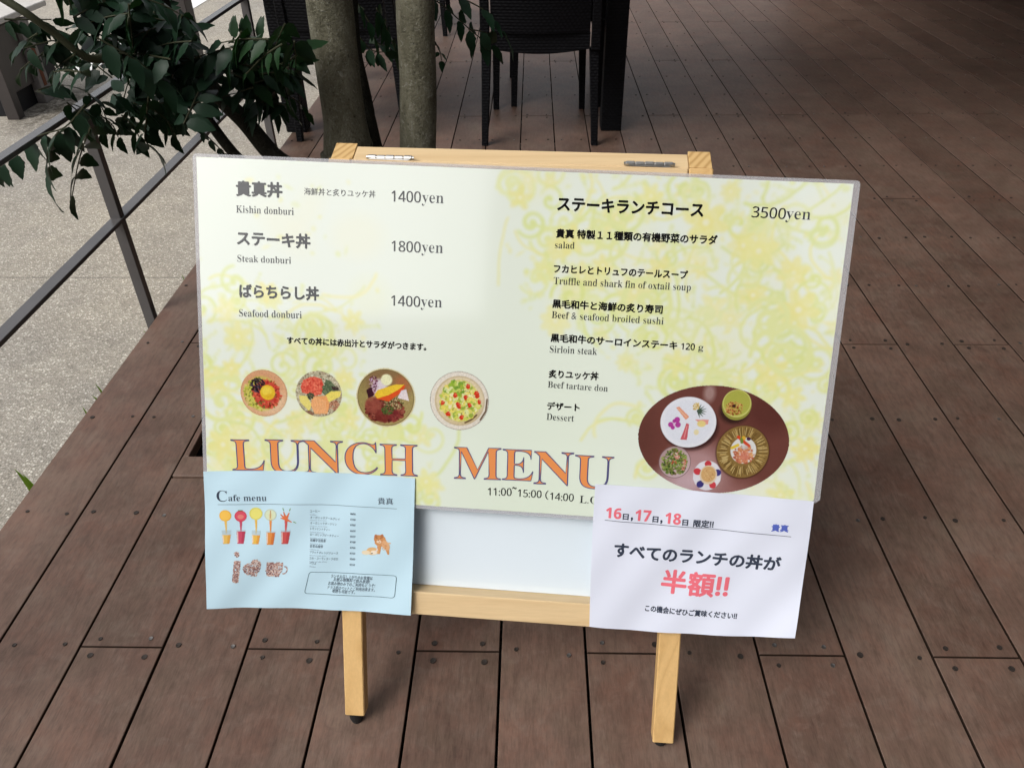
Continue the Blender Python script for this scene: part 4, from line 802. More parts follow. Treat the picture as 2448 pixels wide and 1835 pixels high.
class Pad:
    """a small procedural painting (print colours only) carried as vertex colours of a flat grid"""
    def __init__(s, x0, y0, x1, y1, nx, bg):
        s.b = (x0, y0, x1, y1); s.nx = nx; s.ny = max(2, int(nx * (y1 - y0) / (x1 - x0)))
        s.X, s.Y = np.meshgrid(np.linspace(x0, x1, s.nx), np.linspace(y0, y1, s.ny)); s.px = (x1 - x0) / (s.nx - 1)
        s.c = np.ones((s.ny, s.nx, 3)) * np.array(bg, float)
    def _w(s, x, y, r):
        i0 = max(0, int((x - r - s.b[0]) / s.px) - 1); i1 = min(s.nx, int((x + r - s.b[0]) / s.px) + 3)
        j0 = max(0, int((y - r - s.b[1]) / s.px) - 1); j1 = min(s.ny, int((y + r - s.b[1]) / s.px) + 3); return slice(j0, j1), slice(i0, i1)
    def ell(s, x, y, rx, ry, col, a=1.0, soft=1.0, rot=0.0, inner=0.0):
        w = s._w(x, y, max(rx, ry) + soft * s.px * 2)
        X = s.X[w] - x; Y = s.Y[w] - y; cr, sr = math.cos(rot), math.sin(rot); U = (X * cr + Y * sr) / rx; V = (-X * sr + Y * cr) / ry
        d = np.sqrt(U * U + V * V); sf = soft * s.px / min(rx, ry)
        m = np.clip((1 - d) / sf + .5, 0, 1)
        if inner: m = m * np.clip((d - inner) / sf + .5, 0, 1)
        m = (m * a)[..., None]; s.c[w] = s.c[w] * (1 - m) + np.array(col) * m
    def stroke(s, pts, r, col, a=1.0, soft=1.0, r2=None):
        r2 = r if r2 is None else r2; n = len(pts)
        for i in range(n - 1):
            (x0, y0), (x1, y1) = pts[i], pts[i + 1]; k = max(1, int(math.hypot(x1 - x0, y1 - y0) / (max(r, s.px) * .7)))
            for q in range(k):
                t = q / k; rr = r + (r2 - r) * (i + t) / (n - 1); s.ell(x0 + (x1 - x0) * t, y0 + (y1 - y0) * t, max(rr, s.px * .5), max(rr, s.px * .5), col, a, soft)
    def poly(s, pts, col, a=1.0):
        P = np.array(pts); w = s._w(P[:, 0].mean(), P[:, 1].mean(), max(np.ptp(P[:, 0]), np.ptp(P[:, 1])))
        X = s.X[w]; Y = s.Y[w]; c = np.zeros(X.shape, bool); j = len(P) - 1
        for i in range(len(P)):
            cond = ((P[i, 1] > Y) != (P[j, 1] > Y)) & (X < (P[j, 0] - P[i, 0]) * (Y - P[i, 1]) / (P[j, 1] - P[i, 1] + 1e-12) + P[i, 0]); c ^= cond; j = i
        m = (c * a)[..., None]; s.c[w] = s.c[w] * (1 - m) + np.array(col) * m
    def splat(s, x, y, rx, ry, cols, n, r0, r1, rot=None, a=.9):
        for _ in range(n):
            t = random.uniform(0, 2 * PI); q = math.sqrt(random.random()); k = random.uniform(r0, r1)
            s.ell(x + rx * q * math.cos(t), y + ry * q * math.sin(t), k, k * random.uniform(.5, 1), random.choice(cols), a, 1, random.uniform(0, 3))
    def build(s, name, fn, n0, off, parent, mat, mask=None):
        lc = np.clip(s.c, 0, 255) / 255.0; lc = np.where(lc <= .04045, lc / 12.92, ((lc + .055) / 1.055) ** 2.4) * .76
        idx = np.arange(s.nx * s.ny).reshape(s.ny, s.nx); keep = np.ones((s.ny, s.nx), bool) if mask is None else mask(s.X, s.Y)
        q = keep[:-1, :-1] & keep[1:, :-1] & keep[:-1, 1:] & keep[1:, 1:]
        F = np.stack([idx[:-1, :-1][q], idx[:-1, 1:][q], idx[1:, 1:][q], idx[1:, :-1][q]], 1)
        used = np.unique(F); rm = -np.ones(s.nx * s.ny, int); rm[used] = np.arange(len(used)); F = rm[F]
        X = s.X.ravel()[used]; Y = s.Y.ravel()[used]
        V = [fn(x, y, n0) - off for x, y in zip(X, Y)]
        me = bpy.data.meshes.new(name); me.from_pydata([tuple(v) for v in V], [], F.tolist()); me.materials.append(mat)
        at = me.color_attributes.new('print', 'FLOAT_COLOR', 'POINT'); cc = np.ones((len(used), 4)); cc[:, :3] = lc.reshape(-1, 3)[used]
        at.data.foreach_set('color', cc.ravel()); me.polygons.foreach_set('use_smooth', [True] * len(me.polygons)); me.update()
        o = bpy.data.objects.new(name, me); link(o, parent); return o

PRINT_ROUGH, PRINT_SPEC = .09, 1.0
M['gloss_print'] = m_print('laminated_print', 'print', rough=.09, spec=1.0)
PW_, PH_ = .8572, .4690; PV0 = -.0048                          # laminated sheet; v runs PV0..PV0+PH_
def poster(u, v, n):
    b = .0011 * math.sin(7.0 * u + 1.2) * math.sin(5 * v + .5) + .0006 * math.sin(23 * u) + .004 * max(0, .10 - v) / .10 * (.4 + .6 * u)
    return BP(u, v, n + .0022 + b)
pst = empty('menu_poster', tuple(poster(.43, PV0, 0)), 'large laminated LUNCH MENU poster with yellow floral print on the easel', 'poster')
po = Vector(pst.location)
# paper inside the laminate, floral print
pb = Pad(.0052, 0.0, .8492, .4600, 560, (238, 248, 242))
R_ = random.Random(4)
YEL = [(246, 242, 150), (244, 240, 160), (240, 240, 150), (248, 244, 175)]; GRN = [(228, 238, 140), (233, 240, 160), (224, 236, 150), (236, 243, 175)]; ORG = [(246, 238, 140), (244, 236, 138)]
def zone(u, v):
    """how dense the floral print is at this place on the sheet"""
    z = 0
    if u < .25: z = max(z, min(1, (.33 - v - .45 * max(0, u - .06)) / .08) * .8, .8 * min(1, (.27 - u) / .08) * (v < .30))
    if u < .30 and v < .13: z = max(z, .9)
    if .07 < u < .24 and .34 < v < .44: z = max(z, .22)
    if u > .20 and u < .34 and v < .10: z = max(z, .5)
    lo = .40 + .22 * max(0, min(1, (.30 - v) / .12))
    if u > lo: z = max(z, min(1, (u - lo) / .05))
    if u > .60: z = max(z, 1) if v > .10 else z
    if v < .10 and u > .62 and u < .78: z = min(z, .15)
    return max(0, min(1, z))
def flower(x, y, r, col, k=6, a=.75, rot=0):
    for i in range(k):
        t = rot + 2 * PI * i / k; pb.ell(x + r * .58 * math.cos(t), y + r * .58 * math.sin(t), r * .46, r * .27, col, a, 1.6, t)
    pb.ell(x, y, r * .34, r * .34, col, a, 1.5); pb.ell(x, y, r * .14, r * .14, (250, 250, 235), .7, 1.5)
def spiral(x, y, r, turns, col, a=.6, flip=1, rot=0, w=.0022):
    pts = [(x + r * (1 - t / 44) * math.cos(rot + flip * t / 44 * turns * 2 * PI), y + r * (1 - t / 44) * math.sin(rot + flip * t / 44 * turns * 2 * PI)) for t in range(44)]
    pb.stroke(pts, w, col, a, 1.6, w * 1.5)
for _ in range(95):                                            # soft wash under the flowers
    x = R_.uniform(.0, .85); y = R_.uniform(0, .46); z = zone(x, y)
    if R_.random() < z: pb.ell(x, y, R_.uniform(.015, .045), R_.uniform(.012, .035), R_.choice([(246, 246, 200), (242, 247, 205), (249, 247, 215)]), .32, 14, R_.uniform(0, 3))
for _ in range(2100):
    x = R_.uniform(.0, .85); y = R_.uniform(0, .46)
    if R_.random() > zone(x, y) or (y > .33 and x < .3 and R_.random() < .3): continue
    k = R_.random()
    if x < .26 and y > .32: k = .5 + k * .5
    if k < .07: flower(x, y, R_.uniform(.010, .022), R_.choice(YEL + ORG), R_.choice([5, 6, 8]), R_.uniform(.5, .85), R_.uniform(0, 3))
    elif k < .17: spiral(x, y, R_.uniform(.012, .030), R_.uniform(1.2, 1.9), R_.choice(GRN), .6, R_.choice([-1, 1]), R_.uniform(0, 6), R_.uniform(.0014, .0026))
    elif k < .27:
        a0 = R_.uniform(0, 6); pts = [(x, y)]
        for q in range(12): a0 += R_.uniform(-.1, .35); pts.append((pts[-1][0] + .0075 * math.cos(a0), pts[-1][1] + .0075 * math.sin(a0)))
        pb.stroke(pts, R_.uniform(.0010, .0022), R_.choice(GRN + YEL), .6, 1.6)
    elif k < .45:
        for q in range(5): pb.ell(x + .006 * q * math.cos(k * 40), y + .006 * q * math.sin(k * 40), R_.uniform(.002, .0042), R_.uniform(.0015, .003), R_.choice(GRN), .65, 1.8, R_.uniform(0, 3))
    else: pb.ell(x, y, R_.uniform(.0016, .0060), R_.uniform(.0015, .0042), R_.choice(GRN + YEL), R_.uniform(.35, .75), 2.2, R_.uniform(0, 3))
for x, y, r, c in ((.672, .405, .036, 1), (.742, .372, .030, 0), (.800, .30, .034, 1), (.775, .215, .030, 1), (.60, .435, .020, 0), (.50, .375, .026, 1), (.545, .345, .018, 1), (.055, .225, .026, 0), (.03, .07, .030, 1), (.215, .255, .020, 0), (.045, .18, .018, 1), (.27, .055, .02, 0), (.32, .035, .024, 0), (.83, .115, .024, 1), (.805, .185, .022, 0), (.77, .02, .014, 0), (.725, .018, .014, 0)):
    flower(x, y, r * .8, ORG[0] if c else YEL[0], 6, .72, x * 9)
for x, y, r, f in ((.60, .30, .038, 1), (.165, .235, .030, -1), (.55, .38, .028, 1), (.765, .285, .030, -1), (.185, .085, .020, 1), (.27, .10, .017, -1), (.70, .20, .03, 1), (.79, .24, .045, -1), (.03, .13, .04, 1)):
    spiral(x, y, r, 1.7, GRN[1], .75, f, x * 20, .0030)
def blur(a, k):
    for ax in (0, 1):
        b_ = np.zeros_like(a)
        for q in range(-k, k + 1): b_ += np.roll(a, q, ax)
        a = b_ / (2 * k + 1)
    return a
pb.c = blur(pb.c, 1); pb.c = pb.c * .74 + np.array((246, 249, 234)) * .26
# the printed sheet is slightly greener lower down, as printed
t_ = np.clip((pb.Y) / .46, 0, 1)[..., None]; mid = np.exp(-((pb.X - .47) / .16) ** 2)[..., None]
pb.c *= 1 - (1 - t_) * mid * np.array([.020, .004, .035]) ; pb.c *= np.array([1.0, .997, .985])
paper = pb.build('printed_sheet', poster, 0.0, po, pst, M['gloss_print'], lambda X, Y: Y > (X - .795) * .80)

def circ(cx, cy, rx, ry, rot=0): return lambda X, Y: (((X - cx) * math.cos(rot) + (Y - cy) * math.sin(rot)) / rx) ** 2 + ((-(X - cx) * math.sin(rot) + (Y - cy) * math.cos(rot)) / ry) ** 2 <= 1.0
def dish_pad(cx, cy, rx, ry, n, bg): return Pad(cx - rx * 1.01, cy - ry * 1.01, cx + rx * 1.01, cy + ry * 1.01, n, bg)
def done(p, cx, cy, rx, ry, name='food_picture', rot=0):
    q = rng.normal(size=p.c.shape[:2]) * (.35 if rx > .06 else 1.0); q = (q + np.roll(q, 1, 0) + np.roll(q, 1, 1) + np.roll(q, -1, 0)) / 2
    p.c = np.clip(p.c * (1 + .028 * q[..., None]), 0, 255)
    r2 = ((p.X - cx) / rx) ** 2 + ((p.Y - cy) / ry) ** 2; p.c *= (1 - .22 * np.clip(r2 - .55, 0, 1) * (ry < .03))[..., None]
    p.build(name, poster, .00022, po, pst, M['gloss_print'], circ(cx, cy, rx, ry, rot))
# dish 1: tartare with egg yolk in a pale pink bowl
cx, cy, rx, ry = BOWLS[0]; d = dish_pad(cx, cy, rx, ry, 110, (226, 178, 138)); e = lambda x, y: (cx + x * rx, cy + y * ry)
d.ell(*e(0, 0), rx, ry, (206, 158, 120), 1, 1, 0, .955); d.ell(*e(-.1, .35), rx * .85, ry * .6, (205, 140, 100), .5, 20); d.ell(*e(.3, -.35), rx * .6, ry * .5, (236, 205, 170), .7, 18)
d.ell(*e(-.08, -.02), rx * .70, ry * .72, (205, 205, 90), .85, 8); d.splat(*e(-.15, -.05), rx * .72, ry * .72, [(196, 204, 70), (170, 176, 60), (216, 214, 120), (120, 130, 50)], 240, .0008, .002)
d.ell(*e(.12, -.05), rx * .56, ry * .60, (208, 74, 58), .95, 4)
for _ in range(260):
    t = R_.uniform(0, 6.28); q = R_.uniform(.34, .62); d.ell(*e(.12 + q * math.cos(t), -.04 + q * math.sin(t)), R_.uniform(.0008, .0022), R_.uniform(.0006, .0014), R_.choice([(214, 66, 50), (186, 46, 40), (232, 110, 84), (200, 80, 66), (120, 44, 30), (96, 120, 50)]), .9, 1, t)
d.splat(*e(-.24, .32), rx * .32, ry * .30, [(38, 26, 30), (60, 44, 52), (24, 16, 20), (90, 76, 88)], 190, .0007, .0016, a=.95); d.ell(*e(.16, .04), rx * .315, ry * .32, (236, 196, 52), 1, 2); d.ell(*e(.12, .10), rx * .2, ry * .18, (246, 222, 92), .7, 5); d.ell(*e(.24, -.12), rx * .15, ry * .12, (222, 170, 40), .5, 5)
done(d, cx, cy, rx, ry)
# dish 2: seafood bowl
cx, cy, rx, ry = BOWLS[1]; d = dish_pad(cx, cy, rx, ry, 110, (186, 178, 150))
d.splat(cx, cy, rx, ry, [(150, 140, 112), (214, 208, 180), (110, 100, 78), (232, 228, 205), (176, 150, 120)], 900, .0006, .0013)
d.poly([e(-.78, .30), e(-.55, .62), e(-.20, .74), e(.12, .66), e(.24, .30), e(.1, -.02), e(-.3, -.08), e(-.72, .02)], (222, 92, 72), .95)
d.splat(*e(-.28, .30), rx * .46, ry * .38, [(230, 104, 84), (206, 72, 56), (240, 132, 104)], 240, .0008, .0018)
d.poly([e(.30, .66), e(.52, .58), e(.86, .20), e(.60, .12), e(.28, -.06), e(.12, .10), e(.26, .38)], (96, 112, 82), .95); d.splat(*e(.42, .26), rx * .24, ry * .26, [(80, 98, 70), (116, 130, 98)], 70, .001, .002)
d.poly([e(.95, .18), e(.52, .14), e(.2, -.10), e(.42, -.34), e(.92, -.06)], (240, 222, 110), 1); d.poly([e(-.86, -.10), e(-.52, -.12), e(-.30, -.46), e(-.42, -.78), e(-.80, -.40)], (238, 224, 128), 1)
d.poly([e(-.28, -.12), e(.32, -.06), e(.48, -.42), e(.36, -.84), e(-.18, -.88), e(-.34, -.5)], (240, 168, 108), 1)
for k in range(9): d.stroke([e(-.2 + .06 * k, -.12 - .02 * k), e(-.28 + .07 * k, -.5), e(-.16 + .06 * k, -.84)], .0005, (248, 192, 140), .7)
d.splat(*e(-.36, -.12), rx * .14, ry * .14, [(90, 96, 70), (64, 70, 52)], 40, .001, .0018); d.splat(*e(.66, -.46), rx * .22, ry * .22, [(176, 116, 88), (206, 160, 130), (140, 88, 66)], 140, .0006, .0013); d.splat(*e(-.42, -.86), rx * .2, ry * .1, [(120, 80, 60), (150, 110, 88)], 50, .0007, .0013)
d.splat(*e(.66, .28), rx * .16, ry * .06, [(70, 52, 50)], 14, .001, .0018)
done(d, cx, cy, rx, ry)
# dish 3: steak bowl in a brass coloured bowl
cx, cy, rx, ry = BOWLS[2]; d = dish_pad(cx, cy, rx, ry, 130, (168, 150, 96))
d.ell(*e(0, .55), rx * .9, ry * .5, (128, 96, 66), .7, 22); d.ell(*e(-.85, 0), rx * .25, ry * .7, (150, 136, 80), .6, 16); d.ell(*e(.6, .55), rx * .3, ry * .25, (190, 110, 70), .6, 14); d.ell(cx, cy, rx, ry, (232, 222, 178), 1, 1, 0, .95); d.ell(cx, cy, rx * .95, ry * .95, (104, 88, 52), .8, 1, 0, .975)
d.ell(*e(-.22, .35), rx * .26, ry * .26, (226, 216, 226), .95, 8); d.splat(*e(-.42, .38), rx * .15, ry * .34, [(118, 52, 78), (206, 176, 200), (86, 34, 56), (232, 210, 226)], 120, .0007, .0014); d.poly([e(-.66, .22), e(-.48, .34), e(-.40, .05), e(-.58, -.06)], (58, 22, 34), .95)
d.ell(*e(.02, .60), rx * .19, ry * .19, (240, 240, 196), 1, 3)
d.splat(*e(-.02, -.42), rx * .66, ry * .40, [(122, 56, 44), (146, 74, 58), (98, 40, 34), (160, 92, 74), (84, 30, 28)], 330, .0015, .0036); d.ell(*e(-.42, -.28), rx * .28, ry * .28, (150, 76, 62), .8, 4); d.ell(*e(-.12, -.62), rx * .22, ry * .22, (118, 46, 40), .8, 4); d.ell(*e(.28, -.58), rx * .22, ry * .2, (128, 46, 48), .7, 4)
d.splat(*e(.28, -.18), rx * .34, ry * .2, [(90, 96, 44), (190, 166, 116), (64, 70, 34), (212, 190, 150)], 150, .0007, .0013); d.splat(*e(.06, -.42), rx * .2, ry * .16, [(56, 76, 34), (84, 104, 50)], 80, .0008, .0015)
d.poly([e(-.38, .08), e(-.26, .24), e(.42, .46), e(.66, .46), e(.56, .24), e(.1, -.12), e(-.3, -.06)], (222, 86, 40), 1); d.poly([e(-.38, .08), e(-.28, .24), e(.30, .46), e(.62, .48), e(.46, .32), e(.1, .1), e(-.28, -.04)], (240, 200, 60), 1)
d.poly([e(.40, .02), e(.52, .28), e(.68, .32), e(.78, -.06), e(.6, -.02)], (236, 224, 226), 1)
done(d, cx, cy, rx, ry)
# dish 4: chopped salad in a glass bowl
cx, cy, rx, ry = BOWLS[3]; d = dish_pad(cx, cy, rx, ry, 130, (226, 210, 176))
d.ell(*e(.35, -.55), rx * .7, ry * .4, (206, 186, 140), .7, 22); d.ell(cx, cy, rx, ry, (150, 146, 146), .9, 1, 0, .97); d.ell(cx, cy, rx * .97, ry * .97, (236, 230, 220), .9, 3, 0, .86); d.ell(*e(.02, 0), rx * .84, ry * .84, (196, 176, 140), .7, 2, 0, .95); d.stroke([e(.93, .1), e(.9, -.3), e(.72, -.62)], .0011, (110, 90, 70), .8); d.stroke([e(.6, -.45), e(.42, -.62), e(.2, -.74)], .0012, (110, 86, 56), .8)
d.ell(*e(.02, 0), rx * .66, ry * .70, (222, 216, 110), .95, 3)
d.splat(*e(.02, 0), rx * .66, ry * .68, [(214, 220, 96), (236, 226, 140), (178, 200, 82), (240, 222, 110), (226, 232, 170), (150, 176, 70), (246, 238, 190)], 200, .0018, .0042)
d.splat(*e(-.22, .38), rx * .34, ry * .28, [(206, 218, 110), (150, 184, 60), (232, 236, 170), (120, 160, 56)], 34, .0022, .0046)
d.splat(*e(.05, -.05), rx * .6, ry * .6, [(196, 150, 70), (120, 130, 50), (252, 248, 214)], 70, .0006, .0011)
for x, y in ((.26, .5), (-.16, .18), (.58, .2), (.66, .0), (-.04, -.12), (.34, -.14), (-.58, -.1), (-.36, -.46), (.1, -.56), (.22, .12), (.0, -.18), (.56, .28)):
    d.poly([(e(x, y)[0] + .0046 * math.cos(q_ + x * 9) * (.7 + .3 * math.sin(q_ * 5 + y * 9)), e(x, y)[1] + .0040 * math.sin(q_ + x * 9)) for q_ in (0, 1.1, 2.4, 3.3, 4.6, 5.5)], (212, 58, 34), 1); d.ell(*e(x + .03, y + .03), .0016, .0014, (236, 120, 90), .8)
done(d, cx, cy, rx, ry)
# oval picture: course dinner on a dark red table
cx, cy, rx, ry = OVAL; d = dish_pad(cx, cy, rx, ry, 380, (112, 66, 58)); kx, ky = rx / 805, ry / 575; E_ = lambda x, y: (cx + (x - 990) * kx, cy - (y - 750) * ky)
d.ell(*E_(850, 1060), 300 * kx, 260 * ky, (196, 160, 162), .8, 60); d.ell(*E_(760, 1240), 330 * kx, 150 * ky, (206, 180, 188), .8, 50); d.ell(*E_(1250, 1330), 300 * kx, 160 * ky, (166, 120, 116), .7, 50); d.ell(*E_(1560, 400), 260 * kx, 240 * ky, (88, 46, 40), .7, 50); d.ell(*E_(260, 780), 120 * kx, 260 * ky, (98, 58, 50), .7, 40)
d.ell(*E_(905, 260), 60 * kx, 90 * ky, (178, 150, 146), .8, 12); d.ell(*E_(1180, 900), 90 * kx, 130 * ky, (150, 100, 92), .5, 30)
d.ell(*E_(735, 625), 300 * kx, 255 * ky, (58, 32, 30), .85, 9); d.ell(*E_(710, 580), 297 * kx, 270 * ky, (236, 238, 246), 1, 1.2); d.ell(*E_(710, 580), 262 * kx, 236 * ky, (228, 232, 243), .8, 5)
d.poly([E_(565, 430), E_(600, 420), E_(715, 520), E_(680, 556)], (232, 160, 128)); d.stroke([E_(590, 440), E_(690, 530)], .0007, (240, 190, 160), .8)
for t in range(7): a0 = -1.25 + t * .42; d.stroke([E_(800, 455), E_(800 + 98 * math.cos(a0), 455 + 80 * math.sin(a0))], 11 * kx, (72, 92, 76), .95, 1, 2 * kx)
d.splat(*E_(775, 405), 34 * kx, 42 * ky, [(222, 196, 120), (196, 160, 90), (240, 226, 170)], 40, .0006, .0014)
for x, y, r_ in ((525, 615, 28), (590, 560, 30), (602, 612, 30), (550, 645, 22), (560, 575, 20)): d.ell(*E_(x, y), r_ * kx, r_ * ky, (176, 50, 148), .9, 1.5)
d.ell(*E_(562, 610), 10 * kx, 12 * ky, (232, 190, 220), .9)
d.poly([E_(690, 590), E_(720, 600), E_(712, 770), E_(640, 770), E_(668, 680)], (204, 96, 106)); d.stroke([E_(700, 620), E_(680, 750)], .0007, (232, 150, 150), .8)
d.poly([E_(775, 545), E_(925, 540), E_(920, 590), E_(860, 600)], (230, 160, 150)); d.ell(*E_(850, 588), 46 * kx, 34 * ky, (234, 214, 140), 1, 2); d.ell(*E_(805, 680), 27 * kx, 30 * ky, (236, 222, 170), .9, 2)
d.ell(*E_(1180, 440), 150 * kx, 130 * ky, (46, 28, 22), .8, 12); d.ell(*E_(1202, 372), 155 * kx, 156 * ky, (150, 148, 66), 1); d.ell(*E_(1202, 352), 150 * kx, 146 * ky, (206, 206, 118), 1, 1.2); d.ell(*E_(1202, 348), 138 * kx, 132 * ky, (176, 178, 80), 1, 2)
d.splat(*E_(1180, 405), 95 * kx, 72 * ky, [(170, 96, 48), (206, 138, 84), (140, 70, 34), (224, 164, 110)], 120, .0006, .0015); d.ell(*E_(1175, 380), 20 * kx, 18 * ky, (60, 26, 24), .9)
d.ell(*E_(1315, 865), 285 * kx, 286 * ky, (70, 44, 26), .8, 5); d.ell(*E_(1315, 860), 276 * kx, 278 * ky, (140, 112, 62), 1)
for t in range(150):
    a0 = t * 2 * PI / 150; c0 = R_.choice([(186, 158, 98), (104, 80, 40), (206, 184, 126), (122, 94, 52)]); r0, r1 = R_.uniform(150, 190), R_.uniform(225, 272); d.stroke([E_(1315 + r0 * math.cos(a0), 860 + r0 * math.sin(a0)), E_(1315 + r1 * math.cos(a0), 860 + r1 * math.sin(a0))], .00042, c0, .8)
d.ell(*E_(1345, 860), 190 * kx, 190 * ky, (156, 128, 70), .5, 3, 0, .96); d.ell(*E_(1322, 845), 136 * kx, 140 * ky, (226, 226, 224), 1)
d.splat(*E_(1330, 890), 112 * kx, 92 * ky, [(196, 116, 88), (216, 146, 104), (176, 90, 66), (226, 166, 110)], 170, .0010, .0022); d.ell(*E_(1345, 900), 55 * kx, 48 * ky, (214, 130, 110), .7, 6)
for pts, c0 in (((E_(1255, 705), E_(1385, 800)), (214, 74, 44)), ((E_(1290, 720), E_(1300, 770)), (120, 140, 60)), ((E_(1200, 825), E_(1270, 785)), (226, 196, 70)), ((E_(1310, 705), E_(1330, 730)), (226, 180, 60))): d.stroke(list(pts), .0021, c0, .95)
d.ell(*E_(1365, 718), 22 * kx, 18 * ky, (66, 30, 66), .95); d.ell(*E_(1330, 810), 40 * kx, 24 * ky, (206, 200, 196), .8, 3)
d.ell(*E_(603, 1015), 172 * kx, 172 * ky, (206, 186, 190), .7); d.ell(*E_(603, 1015), 172 * kx, 172 * ky, (92, 66, 66), .85, 1, 0, .97); d.splat(*E_(600, 1015), 138 * kx, 142 * ky, [(96, 118, 50), (130, 148, 70), (62, 80, 34), (156, 170, 96), (112, 100, 60)], 330, .0009, .0022)
d.splat(*E_(625, 945), 38 * kx, 34 * ky, [(226, 196, 190), (206, 120, 100)], 30, .0007, .0013); d.splat(*E_(705, 1040), 26 * kx, 60 * ky, [(206, 92, 84), (220, 170, 160)], 30, .0007, .0012); d.splat(*E_(590, 1020), 30 * kx, 20 * ky, [(190, 70, 50)], 12, .0006, .001)
d.ell(*E_(962, 1138), 150 * kx, 160 * ky, (226, 224, 232), 1)
for t, c0 in enumerate([(198, 56, 64), (232, 230, 236), (60, 52, 122), (232, 230, 236), (206, 60, 70), (226, 224, 232), (56, 50, 118), (228, 226, 234), (202, 56, 66), (230, 228, 236)]):
    a0 = -PI / 2 + t * .628; d.ell(*E_(962 + 112 * math.cos(a0), 1138 + 120 * math.sin(a0)), 42 * kx, 36 * ky, c0, .95, 1.2, -a0)
d.ell(*E_(975, 1130), 93 * kx, 103 * ky, (226, 206, 180), 1); d.ell(*E_(975, 1124), 78 * kx, 84 * ky, (214, 172, 116), 1, 1.5); d.splat(*E_(975, 1130), 60 * kx, 62 * ky, [(226, 190, 136), (196, 152, 100)], 40, .0006, .0012)
done(d, cx, cy, rx, ry, 'course_picture', -.03)
put_text(POSTER_TEXT, poster, pst, .0003, po)

# laminate: clear film whose sealed margin shows round the paper
fm = NT('clear_laminate_film'); tr = fm.n('BsdfTransparent'); tr.inputs['Color'].default_value = (.96, .96, .97, 1)
fm.set((.58, .58, .60), .16, .6); mx = fm.n('MixShader'); mx.inputs[0].default_value = .36; fm.l(tr.outputs[0], mx.inputs[1]); fm.l(fm.b.outputs[0], mx.inputs[2]); fm.l(mx.outputs[0], fm.out.inputs['Surface'])
def rrect(x0, y0, x1, y1, r, n=6):
    out = []
    for qx, qy, a0 in ((x1 - r, y1 - r, 0), (x0 + r, y1 - r, PI / 2), (x0 + r, y0 + r, PI), (x1 - r, y0 + r, 1.5 * PI)):
        out += [(qx + r * math.cos(a0 + PI / 2 * k / n), qy + r * math.sin(a0 + PI / 2 * k / n)) for k in range(n + 1)]
    return out
def dense(p, m=40):
    out = []
    for i in range(len(p)):
        a = np.array(p[i]); b = np.array(p[(i + 1) % len(p)]); k = max(1, int(np.linalg.norm(b - a) / .02)); out += [tuple(a + (b - a) * q / k) for q in range(k)]
    return out
_o = rrect(0, PV0, PW_, PV0 + PH_, .0055)
outer = dense([p for p in _o if not (p[0] > .84 and p[1] < .05)][:0] + _o[:21] + [(.795, PV0), (PW_, .046)])
def inner_pt(x, y): return (min(max(x, .0054), .8490), max(min(max(y, PV0 + .0052), .4598), (min(max(x, .0054), .8490) - .795) * .80 + .001 if x > .79 else -1))
mb = MB(); m_ = len(outer); inn = [inner_pt(x, y) for x, y in outer]
vs = [poster(x, y, .00008) - po for x, y in outer] + [poster(x, y, .00008) - po for x, y in inn] + [poster(x, y, -.0002) - po for x, y in outer] + [poster(x, y, -.0002) - po for x, y in inn]
mb.add(vs, [[i, (i + 1) % m_, (i + 1) % m_ + m_, i + m_] for i in range(m_)] + [[i + 2 * m_, i + 3 * m_, (i + 1) % m_ + 3 * m_, (i + 1) % m_ + 2 * m_] for i in range(m_)] + [[i, i + 2 * m_, (i + 1) % m_ + 2 * m_, (i + 1) % m_] for i in range(m_)])
mb.obj('laminate_margin', fm.m, pst)

# ------------------------------------------------------------------ the two A4 sheets taped over the lower corners
PRINT_ROUGH, PRINT_SPEC = .55, .3; _pm.clear()
def sheet_fn(net, W=.297, H=.21):
    a = np.array(net)
    def b(x): return np.array([(1 - x) * (1 - 2 * x), 4 * x * (1 - x), x * (2 * x - 1)])
    def fn(u, v, n):
        w = np.outer(b(v / H), b(u / W)); q = (w[:, :, None] * a).sum((0, 1))
        return BP(q[0], q[1], q[2] + n + .0011 * math.sin(u * 40 + 1) * math.sin(v * 33) + .0022 * math.exp(-((u - .03) ** 2 + (v - .185) ** 2) / .0006) + .0022 * math.exp(-((u - .27) ** 2 + (v - .18) ** 2) / .0007) + .0008 * math.sin(u * 71 - v * 48))
    return fn
def sheet(name, label, fn, col, cat='notice'):
    root = empty(name, tuple(fn(.1485, 0, 0)), label, cat); off = Vector(root.location); nx, ny = 44, 32; vs = []; fs = []
    for z in (0, -.00022):
        for j in range(ny + 1):
            for i in range(nx + 1): vs.append(fn(.297 * i / nx, .21 * j / ny, z) - off)
    st = nx + 1; K_ = st * (ny + 1)
    for j in range(ny):
        for i in range(nx):
            a = j * st + i; fs.append((a, a + 1, a + st + 1, a + st)); fs.append((a + K_, a + st + K_, a + st + 1 + K_, a + 1 + K_))
    for i in range(nx):
        a = i; fs.append((a, a + K_, a + 1 + K_, a + 1)); a = ny * st + i; fs.append((a, a + 1, a + 1 + K_, a + K_))
    for j in range(ny):
        a = j * st; fs.append((a, a + st, a + st + K_, a + K_)); a += nx; fs.append((a, a + K_, a + st + K_, a + st))
    mesh('paper', vs, fs, m_print(name + '_paper', col=col, rough=.5, spec=.35, bumpy=.12), root, smooth=False)
    return root, off
